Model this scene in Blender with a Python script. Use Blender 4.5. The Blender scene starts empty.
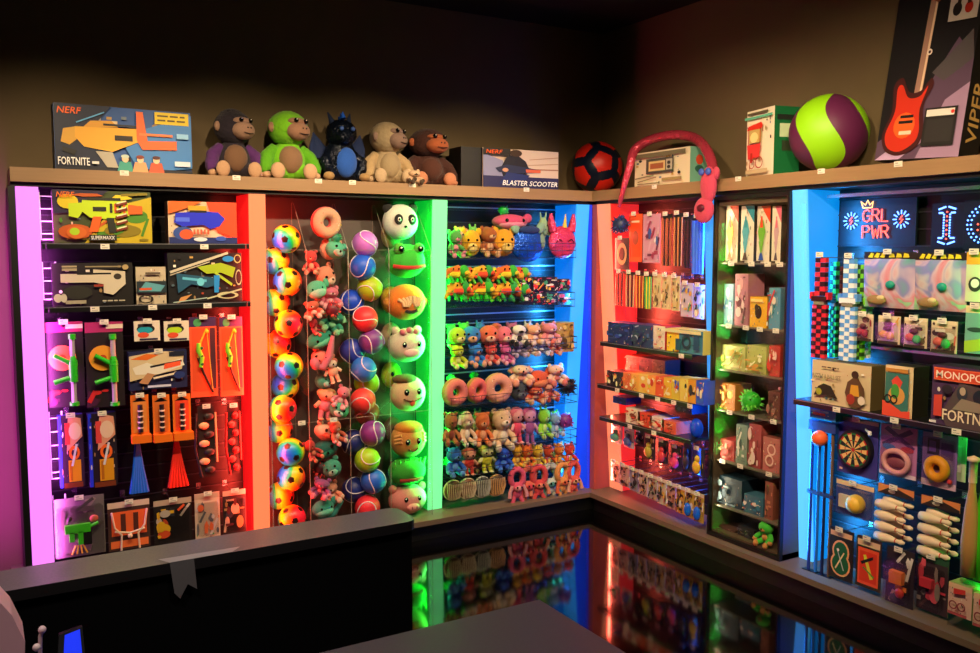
import bpy, math, random
from mathutils import Matrix, Vector
rnd = random.Random(7)
C = bpy.context.scene.collection
PI = math.pi

# ---------------------------------------------------------------- survey of the room (metres)
FL = 877.0; EYE = 1.69; YAW = math.radians(30.5); PIT = math.radians(5.0)
YF = 4.567      # plane of the pillar fronts on wall A
XF = 3.454      # plane of the pillar fronts on wall B
D = 0.25        # depth of the bays
LEDGE0, LEDGE1 = 2.0, 2.065
DECK = 0.12
cF = (math.sin(YAW)*math.cos(PIT), math.cos(YAW)*math.cos(PIT), -math.sin(PIT))
cR = (math.cos(YAW), -math.sin(YAW), 0)
cU = (math.sin(YAW)*math.sin(PIT), math.cos(YAW)*math.sin(PIT), math.cos(PIT))
def ray(x, y):
    a = (x-490)/FL; b = -(y-326.5)/FL
    return [cF[i]+a*cR[i]+b*cU[i] for i in range(3)]
def uz(wall, x, y, v=0.0):
    """distance along the wall and height of a surveyed point, v behind the front plane"""
    d = ray(x, y)
    if wall == 'A':
        t = (YF+v)/d[1]; return d[0]*t, EYE+d[2]*t
    t = (XF+v)/d[0]; return YF-d[1]*t, EYE+d[2]*t
def slot(wall, x0, y0, x1, y1, v=0.0):
    ym = (y0+y1)/2; xm = (x0+x1)/2
    a = uz(wall, x0, ym, v)[0]; b = uz(wall, x1, ym, v)[0]
    zt = uz(wall, xm, y0, v)[1]; zb = uz(wall, xm, y1, v)[1]
    return (a+b)/2, zb, b-a, zt-zb
WM = {'A': Matrix.Translation((0, YF, 0)),
      'B': Matrix.Translation((XF, YF, 0)) @ Matrix.Rotation(-PI/2, 4, 'Z')}

# ---------------------------------------------------------------- materials
_m = {}
def lin(h):
    out = []
    for i in (0, 2, 4):
        c = int(h[i:i+2], 16)/255
        out.append(c/12.92 if c <= .04045 else ((c+.055)/1.055)**2.4)
    return out
def mat(h, rough=.5, kind='', e=0.0, metal=0.0):
    k = (h, rough, kind, e, metal)
    if k in _m: return _m[k]
    m = bpy.data.materials.new('paint_'+h+kind); m.use_nodes = True
    nt = m.node_tree; b = nt.nodes['Principled BSDF']
    c = lin(h)
    b.inputs['Base Color'].default_value = (*c, 1)
    b.inputs['Roughness'].default_value = rough
    b.inputs['Metallic'].default_value = metal
    if e:
        b.inputs['Emission Color'].default_value = (*c, 1); b.inputs['Emission Strength'].default_value = e
        b.inputs['Base Color'].default_value = (.45*c[0]+.02, .45*c[1]+.02, .45*c[2]+.02, 1)
    def node(t, **kw):
        n = nt.nodes.new(t)
        for a, v in kw.items(): setattr(n, a, v)
        return n
    if kind in ('plush', 'grain', 'wall', 'fleck'):
        tc = node('ShaderNodeTexCoord'); no = node('ShaderNodeTexNoise')
        nt.links.new(tc.outputs['Object'], no.inputs['Vector'])
        no.inputs['Scale'].default_value = {'plush': 260, 'grain': 40, 'wall': 5, 'fleck': 160}[kind]
        no.inputs['Detail'].default_value = 4
        if kind == 'grain':
            mp = node('ShaderNodeMapping'); mp.inputs['Scale'].default_value = (.15, .15, 2.5)
            nt.links.new(tc.outputs['Object'], mp.inputs['Vector']); nt.links.new(mp.outputs[0], no.inputs['Vector'])
        mx = node('ShaderNodeMix', data_type='RGBA')
        lo = {'plush': .55, 'grain': .75, 'wall': .8, 'fleck': .7}[kind]
        mx.inputs[6].default_value = (c[0]*lo, c[1]*lo, c[2]*lo, 1); mx.inputs[7].default_value = (*c, 1)
        nt.links.new(no.outputs[0], mx.inputs[0]); nt.links.new(mx.outputs[2], b.inputs['Base Color'])
        if kind == 'plush':
            bp = node('ShaderNodeBump'); bp.inputs['Strength'].default_value = .9; bp.inputs['Distance'].default_value = .004
            nt.links.new(no.outputs[0], bp.inputs['Height']); nt.links.new(bp.outputs[0], b.inputs['Normal'])
            b.inputs['Roughness'].default_value = .85
            b.inputs['Sheen Weight'].default_value = .12
    if kind == 'sequin':
        tc = node('ShaderNodeTexCoord'); vo = node('ShaderNodeTexVoronoi'); vo.inputs['Scale'].default_value = 90
        nt.links.new(tc.outputs['Object'], vo.inputs['Vector'])
        bp = node('ShaderNodeBump'); bp.inputs['Strength'].default_value = 1; bp.inputs['Distance'].default_value = .004
        nt.links.new(vo.outputs['Distance'], bp.inputs['Height']); nt.links.new(bp.outputs[0], b.inputs['Normal'])
        b.inputs['Metallic'].default_value = .5; b.inputs['Roughness'].default_value = .25
    if kind == 'fleck':
        b.inputs['Specular IOR Level'].default_value = .5
    _m[k] = m
    return m
def P(h): return mat(h, .9, 'plush')
def glass(name, tint=(1, 1, 1), gloss=.09, rough=.03):
    k = ('glass', name)
    if k in _m: return _m[k]
    m = bpy.data.materials.new(name); m.use_nodes = True; nt = m.node_tree
    nt.nodes.remove(nt.nodes['Principled BSDF']); out = nt.nodes['Material Output']
    tr = nt.nodes.new('ShaderNodeBsdfTransparent'); tr.inputs[0].default_value = (*tint, 1)
    gl = nt.nodes.new('ShaderNodeBsdfGlossy'); gl.inputs['Roughness'].default_value = rough
    lw = nt.nodes.new('ShaderNodeLayerWeight'); lw.inputs[0].default_value = .5
    pw = nt.nodes.new('ShaderNodeMath'); pw.operation = 'POWER'; pw.inputs[1].default_value = 4
    mul = nt.nodes.new('ShaderNodeMath'); mul.operation = 'MULTIPLY_ADD'; mul.inputs[1].default_value = .5; mul.inputs[2].default_value = gloss
    mul.use_clamp = True; nt.links.new(lw.outputs['Facing'], pw.inputs[0])
    mx = nt.nodes.new('ShaderNodeMixShader')
    nt.links.new(pw.outputs[0], mul.inputs[0]); nt.links.new(mul.outputs[0], mx.inputs[0])
    nt.links.new(tr.outputs[0], mx.inputs[1]); nt.links.new(gl.outputs[0], mx.inputs[2])
    nt.links.new(mx.outputs[0], out.inputs[0]); _m[k] = m
    return m
ACR = glass('clear_acrylic', (.97, .97, .97), .04)
EDGE = mat('8c857a', .25)
FILM = glass('clear_film', (.93, .93, .93), .08, .12)

def rainbow():
    if 'rb' in _m: return _m['rb']
    m = bpy.data.materials.new('rainbow_rubber'); m.use_nodes = True; nt = m.node_tree; b = nt.nodes['Principled BSDF']
    tc = nt.nodes.new('ShaderNodeTexCoord'); sp = nt.nodes.new('ShaderNodeSeparateXYZ')
    mr = nt.nodes.new('ShaderNodeMapRange'); mr.inputs[1].default_value = -.08; mr.inputs[2].default_value = .08
    cr = nt.nodes.new('ShaderNodeValToRGB'); el = cr.color_ramp.elements
    cols = [(0, '1040ff'), (.16, '10a0e8'), (.3, '20d050'), (.47, 'e8e810'), (.66, 'ff8a10'), (.85, 'ff2818'), (1, 'ff2050')]
    el[0].position = 0; el[0].color = (*lin(cols[0][1]), 1); el[1].position = 1; el[1].color = (*lin(cols[-1][1]), 1)
    for p, h in cols[1:-1]:
        e = el.new(p); e.color = (*lin(h), 1)
    nt.links.new(tc.outputs['Object'], sp.inputs[0]); nt.links.new(sp.outputs[0], mr.inputs[0])
    nt.links.new(mr.outputs[0], cr.inputs[0]); nt.links.new(cr.outputs[0], b.inputs['Base Color'])
    b.inputs['Roughness'].default_value = .35
    _m['rb'] = m
    return m
def iridescent():
    if 'ir' in _m: return _m['ir']
    m = bpy.data.materials.new('iridescent_print'); m.use_nodes = True; nt = m.node_tree; b = nt.nodes['Principled BSDF']
    tc = nt.nodes.new('ShaderNodeTexCoord'); no = nt.nodes.new('ShaderNodeTexNoise'); no.inputs['Scale'].default_value = 6
    no.inputs['Distortion'].default_value = 1.5
    cr = nt.nodes.new('ShaderNodeValToRGB'); el = cr.color_ramp.elements
    cols = [(.25, '70a8b0'), (.38, '9090c8'), (.47, 'd0b8c8'), (.55, 'd88898'), (.62, '98d0a8'), (.75, 'c8d878')]
    el[0].position = .25; el[0].color = (*lin(cols[0][1]), 1); el[1].position = .75; el[1].color = (*lin(cols[-1][1]), 1)
    for p, h in cols[1:-1]:
        e = el.new(p); e.color = (*lin(h), 1)
    nt.links.new(tc.outputs['Object'], no.inputs['Vector']); nt.links.new(no.outputs[0], cr.inputs[0])
    nt.links.new(cr.outputs[0], b.inputs['Base Color']); b.inputs['Roughness'].default_value = .15
    _m['ir'] = m
    return m

# ---------------------------------------------------------------- mesh builder
_sph = {}
def sphere(seg, ring):
    k = (seg, ring)
    if k not in _sph:
        vs = [(0, 0, 1)]
        for i in range(1, ring):
            a = PI*i/ring
            for j in range(seg):
                b = 2*PI*j/seg; vs.append((math.sin(a)*math.cos(b), math.sin(a)*math.sin(b), math.cos(a)))
        vs.append((0, 0, -1)); fs = []
        for j in range(seg): fs.append((0, 1+j, 1+(j+1) % seg))
        for i in range(ring-2):
            for j in range(seg):
                a = 1+i*seg+j; b = 1+i*seg+(j+1) % seg; fs.append((a, a+seg, b+seg, b))
        n = len(vs)-1; o = 1+(ring-2)*seg
        for j in range(seg): fs.append((n, o+(j+1) % seg, o+j))
        _sph[k] = (vs, fs)
    return _sph[k]
_txt = {}
def textmesh(s):
    if s not in _txt:
        cu = bpy.data.curves.new('t', 'FONT'); cu.body = s; cu.resolution_u = 2; cu.fill_mode = 'FRONT'; cu.offset = .012
        ob = bpy.data.objects.new('t', cu); C.objects.link(ob)
        dg = bpy.context.evaluated_depsgraph_get(); me = bpy.data.meshes.new_from_object(ob.evaluated_get(dg))
        vs = [(v.co.x, v.co.y) for v in me.vertices]; fs = [tuple(p.vertices) for p in me.polygons]
        x0 = min(v[0] for v in vs); x1 = max(v[0] for v in vs); y0 = min(v[1] for v in vs); y1 = max(v[1] for v in vs)
        vs = [((x-x0)/(x1-x0), (y-y0)/(y1-y0)) for x, y in vs]
        bpy.data.objects.remove(ob); bpy.data.meshes.remove(me); bpy.data.curves.remove(cu)
        _txt[s] = (vs, fs)
    return _txt[s]

class MB:
    def __init__(s): s.v = []; s.f = []; s.mi = []; s.sm = []; s.m = []; s.T = Matrix()
    def add(s, vs, fs, m, smooth=False):
        if isinstance(m, str): m = mat(m)
        if m not in s.m: s.m.append(m)
        k = s.m.index(m); o = len(s.v)
        s.v += [tuple(s.T @ Vector(v)) for v in vs]
        for f in fs: s.f.append(tuple(i+o for i in f)); s.mi.append(k); s.sm.append(smooth)
        return s
    def box(s, x0, x1, y0, y1, z0, z1, m):
        return s.add([(x0,y0,z0),(x1,y0,z0),(x1,y1,z0),(x0,y1,z0),(x0,y0,z1),(x1,y0,z1),(x1,y1,z1),(x0,y1,z1)],
              [(0,3,2,1),(4,5,6,7),(0,1,5,4),(1,2,6,5),(2,3,7,6),(3,0,4,7)], m)
    def rbox(s, x0, x1, y0, y1, z0, z1, m, r=.01):
        """box with rounded vertical (y axis) corners seen from the front"""
        pts = []
        for cx, cz, a0 in ((x1-r, z1-r, 0), (x0+r, z1-r, 90), (x0+r, z0+r, 180), (x1-r, z0+r, 270)):
            for k in range(4):
                a = math.radians(a0+k*30); pts.append((cx+r*math.cos(a), cz+r*math.sin(a)))
        return s.prism(pts, y0, y1, m)
    def ell(s, c, r, m, seg=14, ring=9, rot=None):
        if not hasattr(r, '__len__'): r = (r, r, r)
        vs, fs = sphere(seg, ring); R = rot or Matrix()
        c = Vector(c)
        return s.add([c + R @ Vector((v[0]*r[0], v[1]*r[1], v[2]*r[2])) for v in vs], fs, m, True)
    def cyl(s, p0, p1, r0, m, r1=None, seg=12, caps=True):
        r1 = r0 if r1 is None else r1
        p0 = Vector(p0); p1 = Vector(p1); d = (p1-p0).normalized()
        q = d.to_track_quat('Z', 'Y'); vs = []
        for p, r in ((p0, r0), (p1, r1)):
            for j in range(seg):
                a = 2*PI*j/seg; vs.append(p + q @ Vector((r*math.cos(a), r*math.sin(a), 0)))
        s.add(vs, [(j, (j+1) % seg, seg+(j+1) % seg, seg+j) for j in range(seg)], m, True)
        if caps: s.add(vs, [tuple(reversed(range(seg))), tuple(range(seg, 2*seg))], m)
        return s
    def tube(s, pts, r, m, seg=8, closed=False):
        pts = [Vector(p) for p in pts]; n = len(pts); vs = []
        rr = r if hasattr(r, '__len__') else [r]*n
        up = Vector((0, 0, 1)); prev = None
        for i, p in enumerate(pts):
            if closed: d = pts[(i+1) % n]-pts[i-1]
            else: d = pts[min(i+1, n-1)]-pts[max(i-1, 0)]
            d.normalize()
            if prev is None:
                a = d.orthogonal().normalized()
            else:
                a = (prev-d*prev.dot(d)).normalized()
            prev = a; b = d.cross(a)
            for j in range(seg):
                t = 2*PI*j/seg; vs.append(p+(a*math.cos(t)+b*math.sin(t))*rr[i])
        fs = []
        for i in range(n if closed else n-1):
            for j in range(seg):
                a0 = i*seg+j; a1 = i*seg+(j+1) % seg; b0 = ((i+1) % n)*seg+j; b1 = ((i+1) % n)*seg+(j+1) % seg
                fs.append((a0, a1, b1, b0))
        s.add(vs, fs, m, True)
        if not closed: s.add(vs, [tuple(reversed(range(seg))), tuple(range((n-1)*seg, n*seg))], m, True)
        return s
    def torus(s, c, R, r, m, axis='Y', seg=20, sec=8, sx=1, sz=1):
        pts = []
        for i in range(seg):
            a = 2*PI*i/seg
            if axis == 'Y': pts.append((c[0]+R*sx*math.cos(a), c[1], c[2]+R*sz*math.sin(a)))
            elif axis == 'X': pts.append((c[0], c[1]+R*sx*math.cos(a), c[2]+R*sz*math.sin(a)))
            else: pts.append((c[0]+R*sx*math.cos(a), c[1]+R*sz*math.sin(a), c[2]))
        return s.tube(pts, r, m, sec, True)
    def prism(s, pts, y0, y1, m):
        n = len(pts)
        ar = sum(pts[i][0]*pts[(i+1) % n][1]-pts[(i+1) % n][0]*pts[i][1] for i in range(n))
        if ar < 0: pts = pts[::-1]
        vs = [(x, y0, z) for x, z in pts]+[(x, y1, z) for x, z in pts]
        return s.add(vs, [tuple(range(n)), tuple(reversed(range(n, 2*n)))]+[(j, n+j, n+(j+1) % n, (j+1) % n) for j in range(n)], m)
    def lathe(s, prof, m, c=(0, 0, 0), seg=16):
        vs = []
        for r, z in prof:
            for j in range(seg):
                a = 2*PI*j/seg; vs.append((c[0]+r*math.cos(a), c[1]+r*math.sin(a), c[2]+z))
        fs = []
        for i in range(len(prof)-1):
            for j in range(seg): fs.append((i*seg+j, i*seg+(j+1) % seg, (i+1)*seg+(j+1) % seg, (i+1)*seg+j))
        return s.add(vs, fs, m, True)
    def art(s, ops, x0, z0, w, h, y):
        """print on the face y of a package; ops are laid out in unit coordinates of that face"""
        L = 0
        for o in ops:
            L += 1; yy = y-.0005*L; k = o[0]; m = o[-1]
            def X(a): return x0+a*w
            def Z(b): return z0+b*h
            if k == 'r': pts = [(o[1], o[2]), (o[3], o[2]), (o[3], o[4]), (o[1], o[4])]
            elif k == 'p': pts = o[1]
            elif k == 'c':
                q = o[1]; nq = len(q); pts = []
                for i in range(nq):
                    a, b, c, d = q[i-1], q[i], q[(i+1) % nq], q[(i+2) % nq]
                    for e in range(6):
                        f = e/6; pts.append(tuple(.5*(2*b[j]+(c[j]-a[j])*f+(2*a[j]-5*b[j]+4*c[j]-d[j])*f*f+(3*b[j]-a[j]-3*c[j]+d[j])*f**3) for j in (0, 1)))
            elif k == 'e':
                n = 16; pts = [(o[1]+o[3]*math.cos(2*PI*i/n), o[2]+o[4]*math.sin(2*PI*i/n)) for i in range(n)]
            elif k == 'l':
                ax, az, bx, bz, t = o[1]*w, o[2]*h, o[3]*w, o[4]*h, o[5]*h/2
                dx, dz = bx-ax, bz-az; q = math.hypot(dx, dz) or 1; nx, nz = -dz/q*t, dx/q*t
                pts = [((ax+nx)/w, (az+nz)/h), ((bx+nx)/w, (bz+nz)/h), ((bx-nx)/w, (bz-nz)/h), ((ax-nx)/w, (az-nz)/h)]
            elif k == 't':
                vs, fs = textmesh(o[1]); tx, tz, tw, th = o[2:6]; sl = o[6] if len(o) > 7 else 0
                s.add([(X(tx+a*tw+sl*b*th), yy, Z(tz+b*th)) for a, b in vs], fs, m); continue
            elif k == 'o':   # outline ring
                n = 18; ri = 1-o[5]
                vs = []
                for q in (1, ri):
                    for i in range(n): vs.append((X(o[1]+q*o[3]*math.cos(2*PI*i/n)), yy, Z(o[2]+q*o[4]*math.sin(2*PI*i/n))))
                s.add(vs, [(i, (i+1) % n, n+(i+1) % n, n+i) for i in range(n)], m); continue
            n = len(pts)
            ar = sum(pts[i][0]*pts[(i+1) % n][1]-pts[(i+1) % n][0]*pts[i][1] for i in range(n))
            if ar < 0: pts = pts[::-1]
            s.add([(X(a), yy, Z(b)) for a, b in pts], [tuple(range(n))], m)
        return s
    def build(s, name, parent=None):
        me = bpy.data.meshes.new(name); me.from_pydata(s.v, [], s.f)
        for m in s.m: me.materials.append(m)
        me.polygons.foreach_set('material_index', s.mi); me.polygons.foreach_set('use_smooth', s.sm)
        me.update(); o = bpy.data.objects.new(name, me); C.objects.link(o)
        if parent: o.parent = parent
        return o
_seen = {}
def tag(o, label, cat, group=None):
    n = len(label.split())
    if not 4 <= n <= 16: print('LABEL LENGTH', n, label)
    if label in _seen: print('LABEL TWICE', label)
    _seen[label] = 1
    o['label'] = label; o['category'] = cat
    if group: o['group'] = group
    return o
def struct(o): o['kind'] = 'structure'; return o
def empty(name):
    o = bpy.data.objects.new(name, None); o.empty_display_size = .05; C.objects.link(o); return o
def place(o, wall, u, v, z, rz=0, rx=0, ry=0):
    o.matrix_world = WM[wall] @ Matrix.Translation((u, v, z)) @ Matrix.Rotation(rz, 4, 'Z') @ Matrix.Rotation(rx, 4, 'X') @ Matrix.Rotation(ry, 4, 'Y')
    return o
def copytree(o, parent=None):
    c = o.copy(); C.objects.link(c)
    if parent is not None:
        c.parent = parent; c.matrix_parent_inverse = o.matrix_parent_inverse.copy()
    for ch in list(o.children): copytree(ch, c)
    return c

# ---------------------------------------------------------------- the room
RW = D+.06
def wall_mesh(name, x0, x1, y0, y1, z0, z1, m):
    return struct(MB().box(x0, x1, y0, y1, z0, z1, m).build(name))
WALLP = mat('6b5a3c', .75, 'wall')
BLK = mat('0a0a0b', .45); BLK2 = mat('141416', .35)
CEIL = 3.15
wall_mesh('wall_back', -1.6, XF+RW+.1, YF+RW, YF+RW+.1, 0, CEIL, WALLP)
wall_mesh('wall_right', XF+RW, XF+RW+.1, -1.5, YF+RW, 0, CEIL, WALLP)
wall_mesh('wall_left', -1.7, -1.6, -1.5, YF+RW+.1, 0, CEIL, WALLP)
wall_mesh('ceiling', -1.7, XF+RW+.1, -1.5, YF+RW+.1, CEIL, CEIL+.08, mat('0d0b0a', .9))
fm = mat('050505', .07, 'floor')
fb = fm.node_tree.nodes['Principled BSDF']; fb.inputs['IOR'].default_value = 1.6
wall_mesh('floor', -1.7, XF+RW+.1, -1.5, YF+RW+.1, -.08, 0, fm)

# ledge running round both walls above the bays
LW = mat('a8845e', .45, 'grain'); LW2 = mat('5c4630', .6, 'grain')
BEND = YF-1.80      # right end of what is built on wall B
m = MB(); m.box(.165, XF+RW, YF-.005, YF+RW, LEDGE0, LEDGE1, LW); m.box(.165, XF+RW, YF+.02, YF+RW, LEDGE0-.02, LEDGE0, BLK)
tag(m.build('display_ledge'), 'long brown laminate ledge over the left wall bays with plush apes on it', 'shelf ledge')
m = MB(); m.box(XF-.005, XF+RW, 1.2, YF-.006, LEDGE0, LEDGE1, LW); m.box(XF+.02, XF+RW, 1.2, YF-.006, LEDGE0-.02, LEDGE0, BLK)
tag(m.build('display_ledge'), 'brown laminate ledge over the right wall bays with guitar carton on it', 'shelf ledge')
# low deck and kick board
DKM = mat('7d6a58', .45, 'grain'); DY = 4.476; DX = 3.39
m = MB(); m.box(.1, XF+RW, DY, YF+RW, DECK-.03, DECK, DKM); m.box(.1, XF+RW, DY+.03, YF+RW, 0, DECK-.03, BLK)
tag(m.build('base_deck'), 'low grey brown deck board along the foot of the left wall bays', 'plinth')
m = MB(); m.box(DX, XF+RW, 1.2, DY, DECK-.03, DECK, DKM); m.box(DX+.03, XF+RW, 1.2, DY, 0, DECK-.03, BLK)
tag(m.build('base_deck'), 'low grey brown deck board along the foot of the right wall bays', 'plinth')

# ---------------------------------------------------------------- pillars: dividers with a glowing front
ZT = LEDGE0-.022
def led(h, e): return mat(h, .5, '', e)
def pillar(wall, u0, u1, side, glow, e, rec, label, inner=None, cast=None):
    """divider of the bays; the glowing diffuser leans back by rec at its foot"""
    t = empty('light_pillar'); z0 = DECK+.001; w = u1-u0
    m = MB(); sd = led(*side)  # coloured light on the divider sides is put in as emission
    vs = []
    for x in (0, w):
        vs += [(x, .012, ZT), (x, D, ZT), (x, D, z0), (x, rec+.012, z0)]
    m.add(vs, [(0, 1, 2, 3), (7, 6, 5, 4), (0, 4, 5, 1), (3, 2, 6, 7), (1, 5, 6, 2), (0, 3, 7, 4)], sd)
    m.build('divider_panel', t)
    m = MB()
    vs = [(0, 0, ZT), (w, 0, ZT), (w, rec, z0), (0, rec, z0), (0, .011, ZT), (w, .011, ZT), (w, rec+.011, z0), (0, rec+.011, z0)]
    m.add(vs, [(0, 3, 2, 1), (4, 5, 6, 7), (0, 1, 5, 4), (3, 7, 6, 2), (0, 4, 7, 3), (1, 2, 6, 5)], led(glow, e))
    m.build('light_diffuser', t)
    m = MB(); m.box(-.004, .0, .0, .012, z0, ZT, BLK)
    tag(t, label, 'light pillar')
    place(t, wall, u0, 0, 0)
    return t
def U(wall, x, y=205, v=0): return uz(wall, x, y, v)[0]
PA = [U('A', 16), U('A', 39), U('A', 249), U('A', 265.5), U('A', 433), U('A', 447.5), U('A', 577), U('A', 589.5)]
PB = [U('B', 597), U('B', 609), U('B', 704), U('B', 715), U('B', 792), U('B', 806)]
SW = 'd8d8d8'
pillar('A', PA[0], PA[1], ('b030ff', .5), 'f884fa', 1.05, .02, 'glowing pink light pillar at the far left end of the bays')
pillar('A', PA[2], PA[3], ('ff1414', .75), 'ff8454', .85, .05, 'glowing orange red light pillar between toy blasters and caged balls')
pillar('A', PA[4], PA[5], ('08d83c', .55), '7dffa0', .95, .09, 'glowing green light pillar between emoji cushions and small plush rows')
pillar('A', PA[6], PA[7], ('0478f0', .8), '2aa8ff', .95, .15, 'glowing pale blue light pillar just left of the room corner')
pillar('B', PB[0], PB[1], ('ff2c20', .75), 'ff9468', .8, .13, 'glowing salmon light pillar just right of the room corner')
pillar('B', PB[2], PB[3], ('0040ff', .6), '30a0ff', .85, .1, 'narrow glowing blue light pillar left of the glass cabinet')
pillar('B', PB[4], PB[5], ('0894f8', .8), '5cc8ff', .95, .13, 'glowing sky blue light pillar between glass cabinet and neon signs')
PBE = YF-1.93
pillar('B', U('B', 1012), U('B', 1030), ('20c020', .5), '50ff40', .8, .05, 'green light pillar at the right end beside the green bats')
# corner fillers; the pillars' blue and red spill is put in as emission
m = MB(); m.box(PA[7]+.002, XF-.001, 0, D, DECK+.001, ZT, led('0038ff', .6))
o = place(m.build('corner_panel'), 'A', 0, 0, 0); tag(o, 'tall filler panel with painted blue glow in the corner beside the blue light pillar', 'panel')
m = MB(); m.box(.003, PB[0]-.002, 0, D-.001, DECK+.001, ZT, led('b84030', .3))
o = place(m.build('corner_panel'), 'B', 0, 0, 0); tag(o, 'tall filler panel with painted reddish glow in the corner beside the salmon light pillar', 'panel')

m = MB(); m.box(PA[0]-.03, PA[0]-.002, 0, RW-.001, DECK+.001, ZT, mat('101014', .5)); tag(place(m.build('end_panel'), 'A', 0, 0, 0), 'black end panel at the far left of the bays', 'panel')
# slatwall backs
def slatwall(wall, u0, u1, label, col='0c0c0e', zs=None):
    m = MB(); V = D-.012
    m.box(u0, u1, V, D-.001, DECK+.001, ZT, mat(col, .35))
    z = DECK+.06
    while z < ZT-.02:
        m.box(u0, u1, V-.006, V-.0005, z, z+.006, mat('4a4a50', .35, '', 0, .8)); z += .0762
    tag(place(m.build('slatwall_panel'), wall, 0, 0, 0), label, 'slatwall')
slatwall('A', PA[1]+.003, PA[2]-.003, 'black slatwall back behind the toy blasters')
slatwall('A', PA[5]+.003, PA[6]-.003, 'black slatwall back behind the rows of small plush')
slatwall('B', PB[1]+.003, PB[2]-.003, 'black slatwall back behind jewellery cards and novelty boxes')
slatwall('B', PB[5]+.003, U('B', 1011), 'dark slatwall back behind neon signs and outdoor games')
m = MB(); m.box(PA[3]+.003, PA[4]-.003, D-.012, D-.001, DECK+.001, ZT, mat('4c4440', .5))
tag(place(m.build('back_panel'), 'A', 0, 0, 0), 'dark plain back panel behind the caged balls and cushions', 'panel')
# white wire ladders at the left of the blaster bay
def ladder(x, y0, y1, n, label):
    u, z0, _, h = slot('A', x-1, y0, x+9, y1, .06)
    m = MB(); w = .055; W = mat('e8e0e8', .35)
    m.box(0, w, 0, .006, 0, .005, W)
    m.cyl((w, 0, 0), (w, 0, h), .004, W)
    for i in range(n): m.cyl((0, 0, h*(i+.5)/n), (w, 0, h*(i+.5)/n), .0028, W)
    m.cyl((0, 0, 0), (0, 0, h), .003, W)
    tag(place(m.build('wire_ladder'), 'A', PA[1]+.006, .06, z0), label, 'wire rack')
ladder(42, 190, 240, 4, 'short white wire ladder left of the yellow green blaster carton')
ladder(42, 262, 300, 3, 'short white wire ladder left of the black and white blaster carton')
ladder(44, 412, 480, 5, 'white wire ladder left of the dart set boxes')
ladder(46, 496, 555, 5, 'white wire ladder left of the grey camouflage blaster pack')
# ---------------------------------------------------------------- builders for packages
def busy(seed, pal, n=14, x0=.05, y0=.05, x1=.95, y1=.95, s=.22):
    r = random.Random(seed); ops = []
    for i in range(n):
        c = r.choice(pal); cx = r.uniform(x0, x1); cy = r.uniform(y0, y1); a = r.uniform(.3, 1)*s; b = r.uniform(.3, 1)*s
        a = min(a, cx-x0+.01, x1-cx+.01); b = min(b, cy-y0+.01, y1-cy+.01); a = max(a, .02); b = max(b, .02)
        k = r.random()
        if k < .35: ops.append(('e', cx, cy, a, b*.8, c))
        elif k < .65:
            t = r.uniform(0, 6.28)
            ops.append(('p', [(cx+a*math.cos(t+q*2*PI/5)*r.uniform(.5, 1), cy+b*math.sin(t+q*2*PI/5)*r.uniform(.5, 1)) for q in range(5)], c))
        elif k < .85: ops.append(('r', cx-a, cy-b*.25, cx+a, cy+b*.25, c))
        else: ops.append(('l', cx-a, cy-b, cx+a, cy+b, .05, c))
    return ops
def lines(x0, y0, x1, n, dy, t, c):
    """rows of small unreadable print as bars"""
    ops = []
    for i in range(n):
        x = x0; r = random.Random(i*7+int(x0*100))
        while x < x1-.02:
            l = min(r.uniform(.03, .09), x1-x); ops.append(('r', x, y0-i*dy, x+l, y0-i*dy+t, c)); x += l+.015
    return ops
def blaster(x, y, w, h, body, trim, dark='181818', flip=False):
    """side view of a toy blaster filling a rectangle of the print"""
    def q(pts): return [((x+w-a*w) if flip else (x+a*w), y+b*h) for a, b in pts]
    o = [('p', q([(0, .45), (.12, .40), (.2, .62), (.3, .62), (.3, .85), (0.0, .8)]), body),
         ('p', q([(.18, .9), (.78, .9), (.82, .78), (.82, .48), (.62, .42), (.5, .38), (.28, .42), (.18, .58)]), body),
         ('p', q([(.32, .45), (.44, .45), (.38, .02), (.26, .02)]), trim),
         ('p', q([(.5, .42), (.6, .42), (.64, 0), (.53, 0)]), dark),
         ('p', q([(.8, .8), (1, .76), (1, .54), (.8, .52)]), trim),
         ('p', q([(.25, .98), (.7, .98), (.7, .9), (.25, .9)]), dark),
         ('r', *q([(.32, .6), (.5, .72)])[0], *q([(.32, .6), (.5, .72)])[1], dark)]
    for k in range(4):
        a, b = q([(.55+k*.06, .56), (.585+k*.06, .82)]); o.append(('r', a[0], a[1], b[0], b[1], trim if k % 2 else dark))
    return o
def fine(w, h):
    """small print that fills the artwork of a package"""
    r = random.Random(int(w*1e4)+int(h*1e5)); ops = []
    for i in range(26):
        x, y = r.uniform(.03, .93), r.uniform(.04, .93); a = r.uniform(.008, .05); b = r.uniform(.008, .03)
        ops.append(r.choice([('r', x-a*.5, y-b, x+a*.5, y+b, r.choice(['f0e8d8', '18181c', 'c8a050', '708090', 'b04830', 'e8d0a0'])), ('e', x, y, a*.6, b*1.6, r.choice(['e8e0d0', '28282c', 'a08050', '506878']))]))
    return ops
def carton(w, h, d, base, ops=(), side=None, lid=None, sideops=None):
    m = MB(); side = side or base; W = w/2
    m.box(-W, W, 0, d, 0, h, side)
    if w > .07 and .05 < h < .6 and len(ops) > 1: ops = list(ops[:1])+fine(w, h)+list(ops[1:])
    m.add([(-W, -.0003, 0), (W, -.0003, 0), (W, -.0003, h), (-W, -.0003, h)], [(0, 1, 2, 3)], base)
    m.art(ops, -W, 0, w, h, -.0004)
    if sideops:      # the print of the right hand end of the carton
        old = m.T; m.T = old @ Matrix.Translation((W, 0, 0)) @ Matrix.Rotation(PI/2, 4, 'Z'); m.art(sideops, 0, 0, d, h, -.0004); m.T = old
    return m
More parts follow.
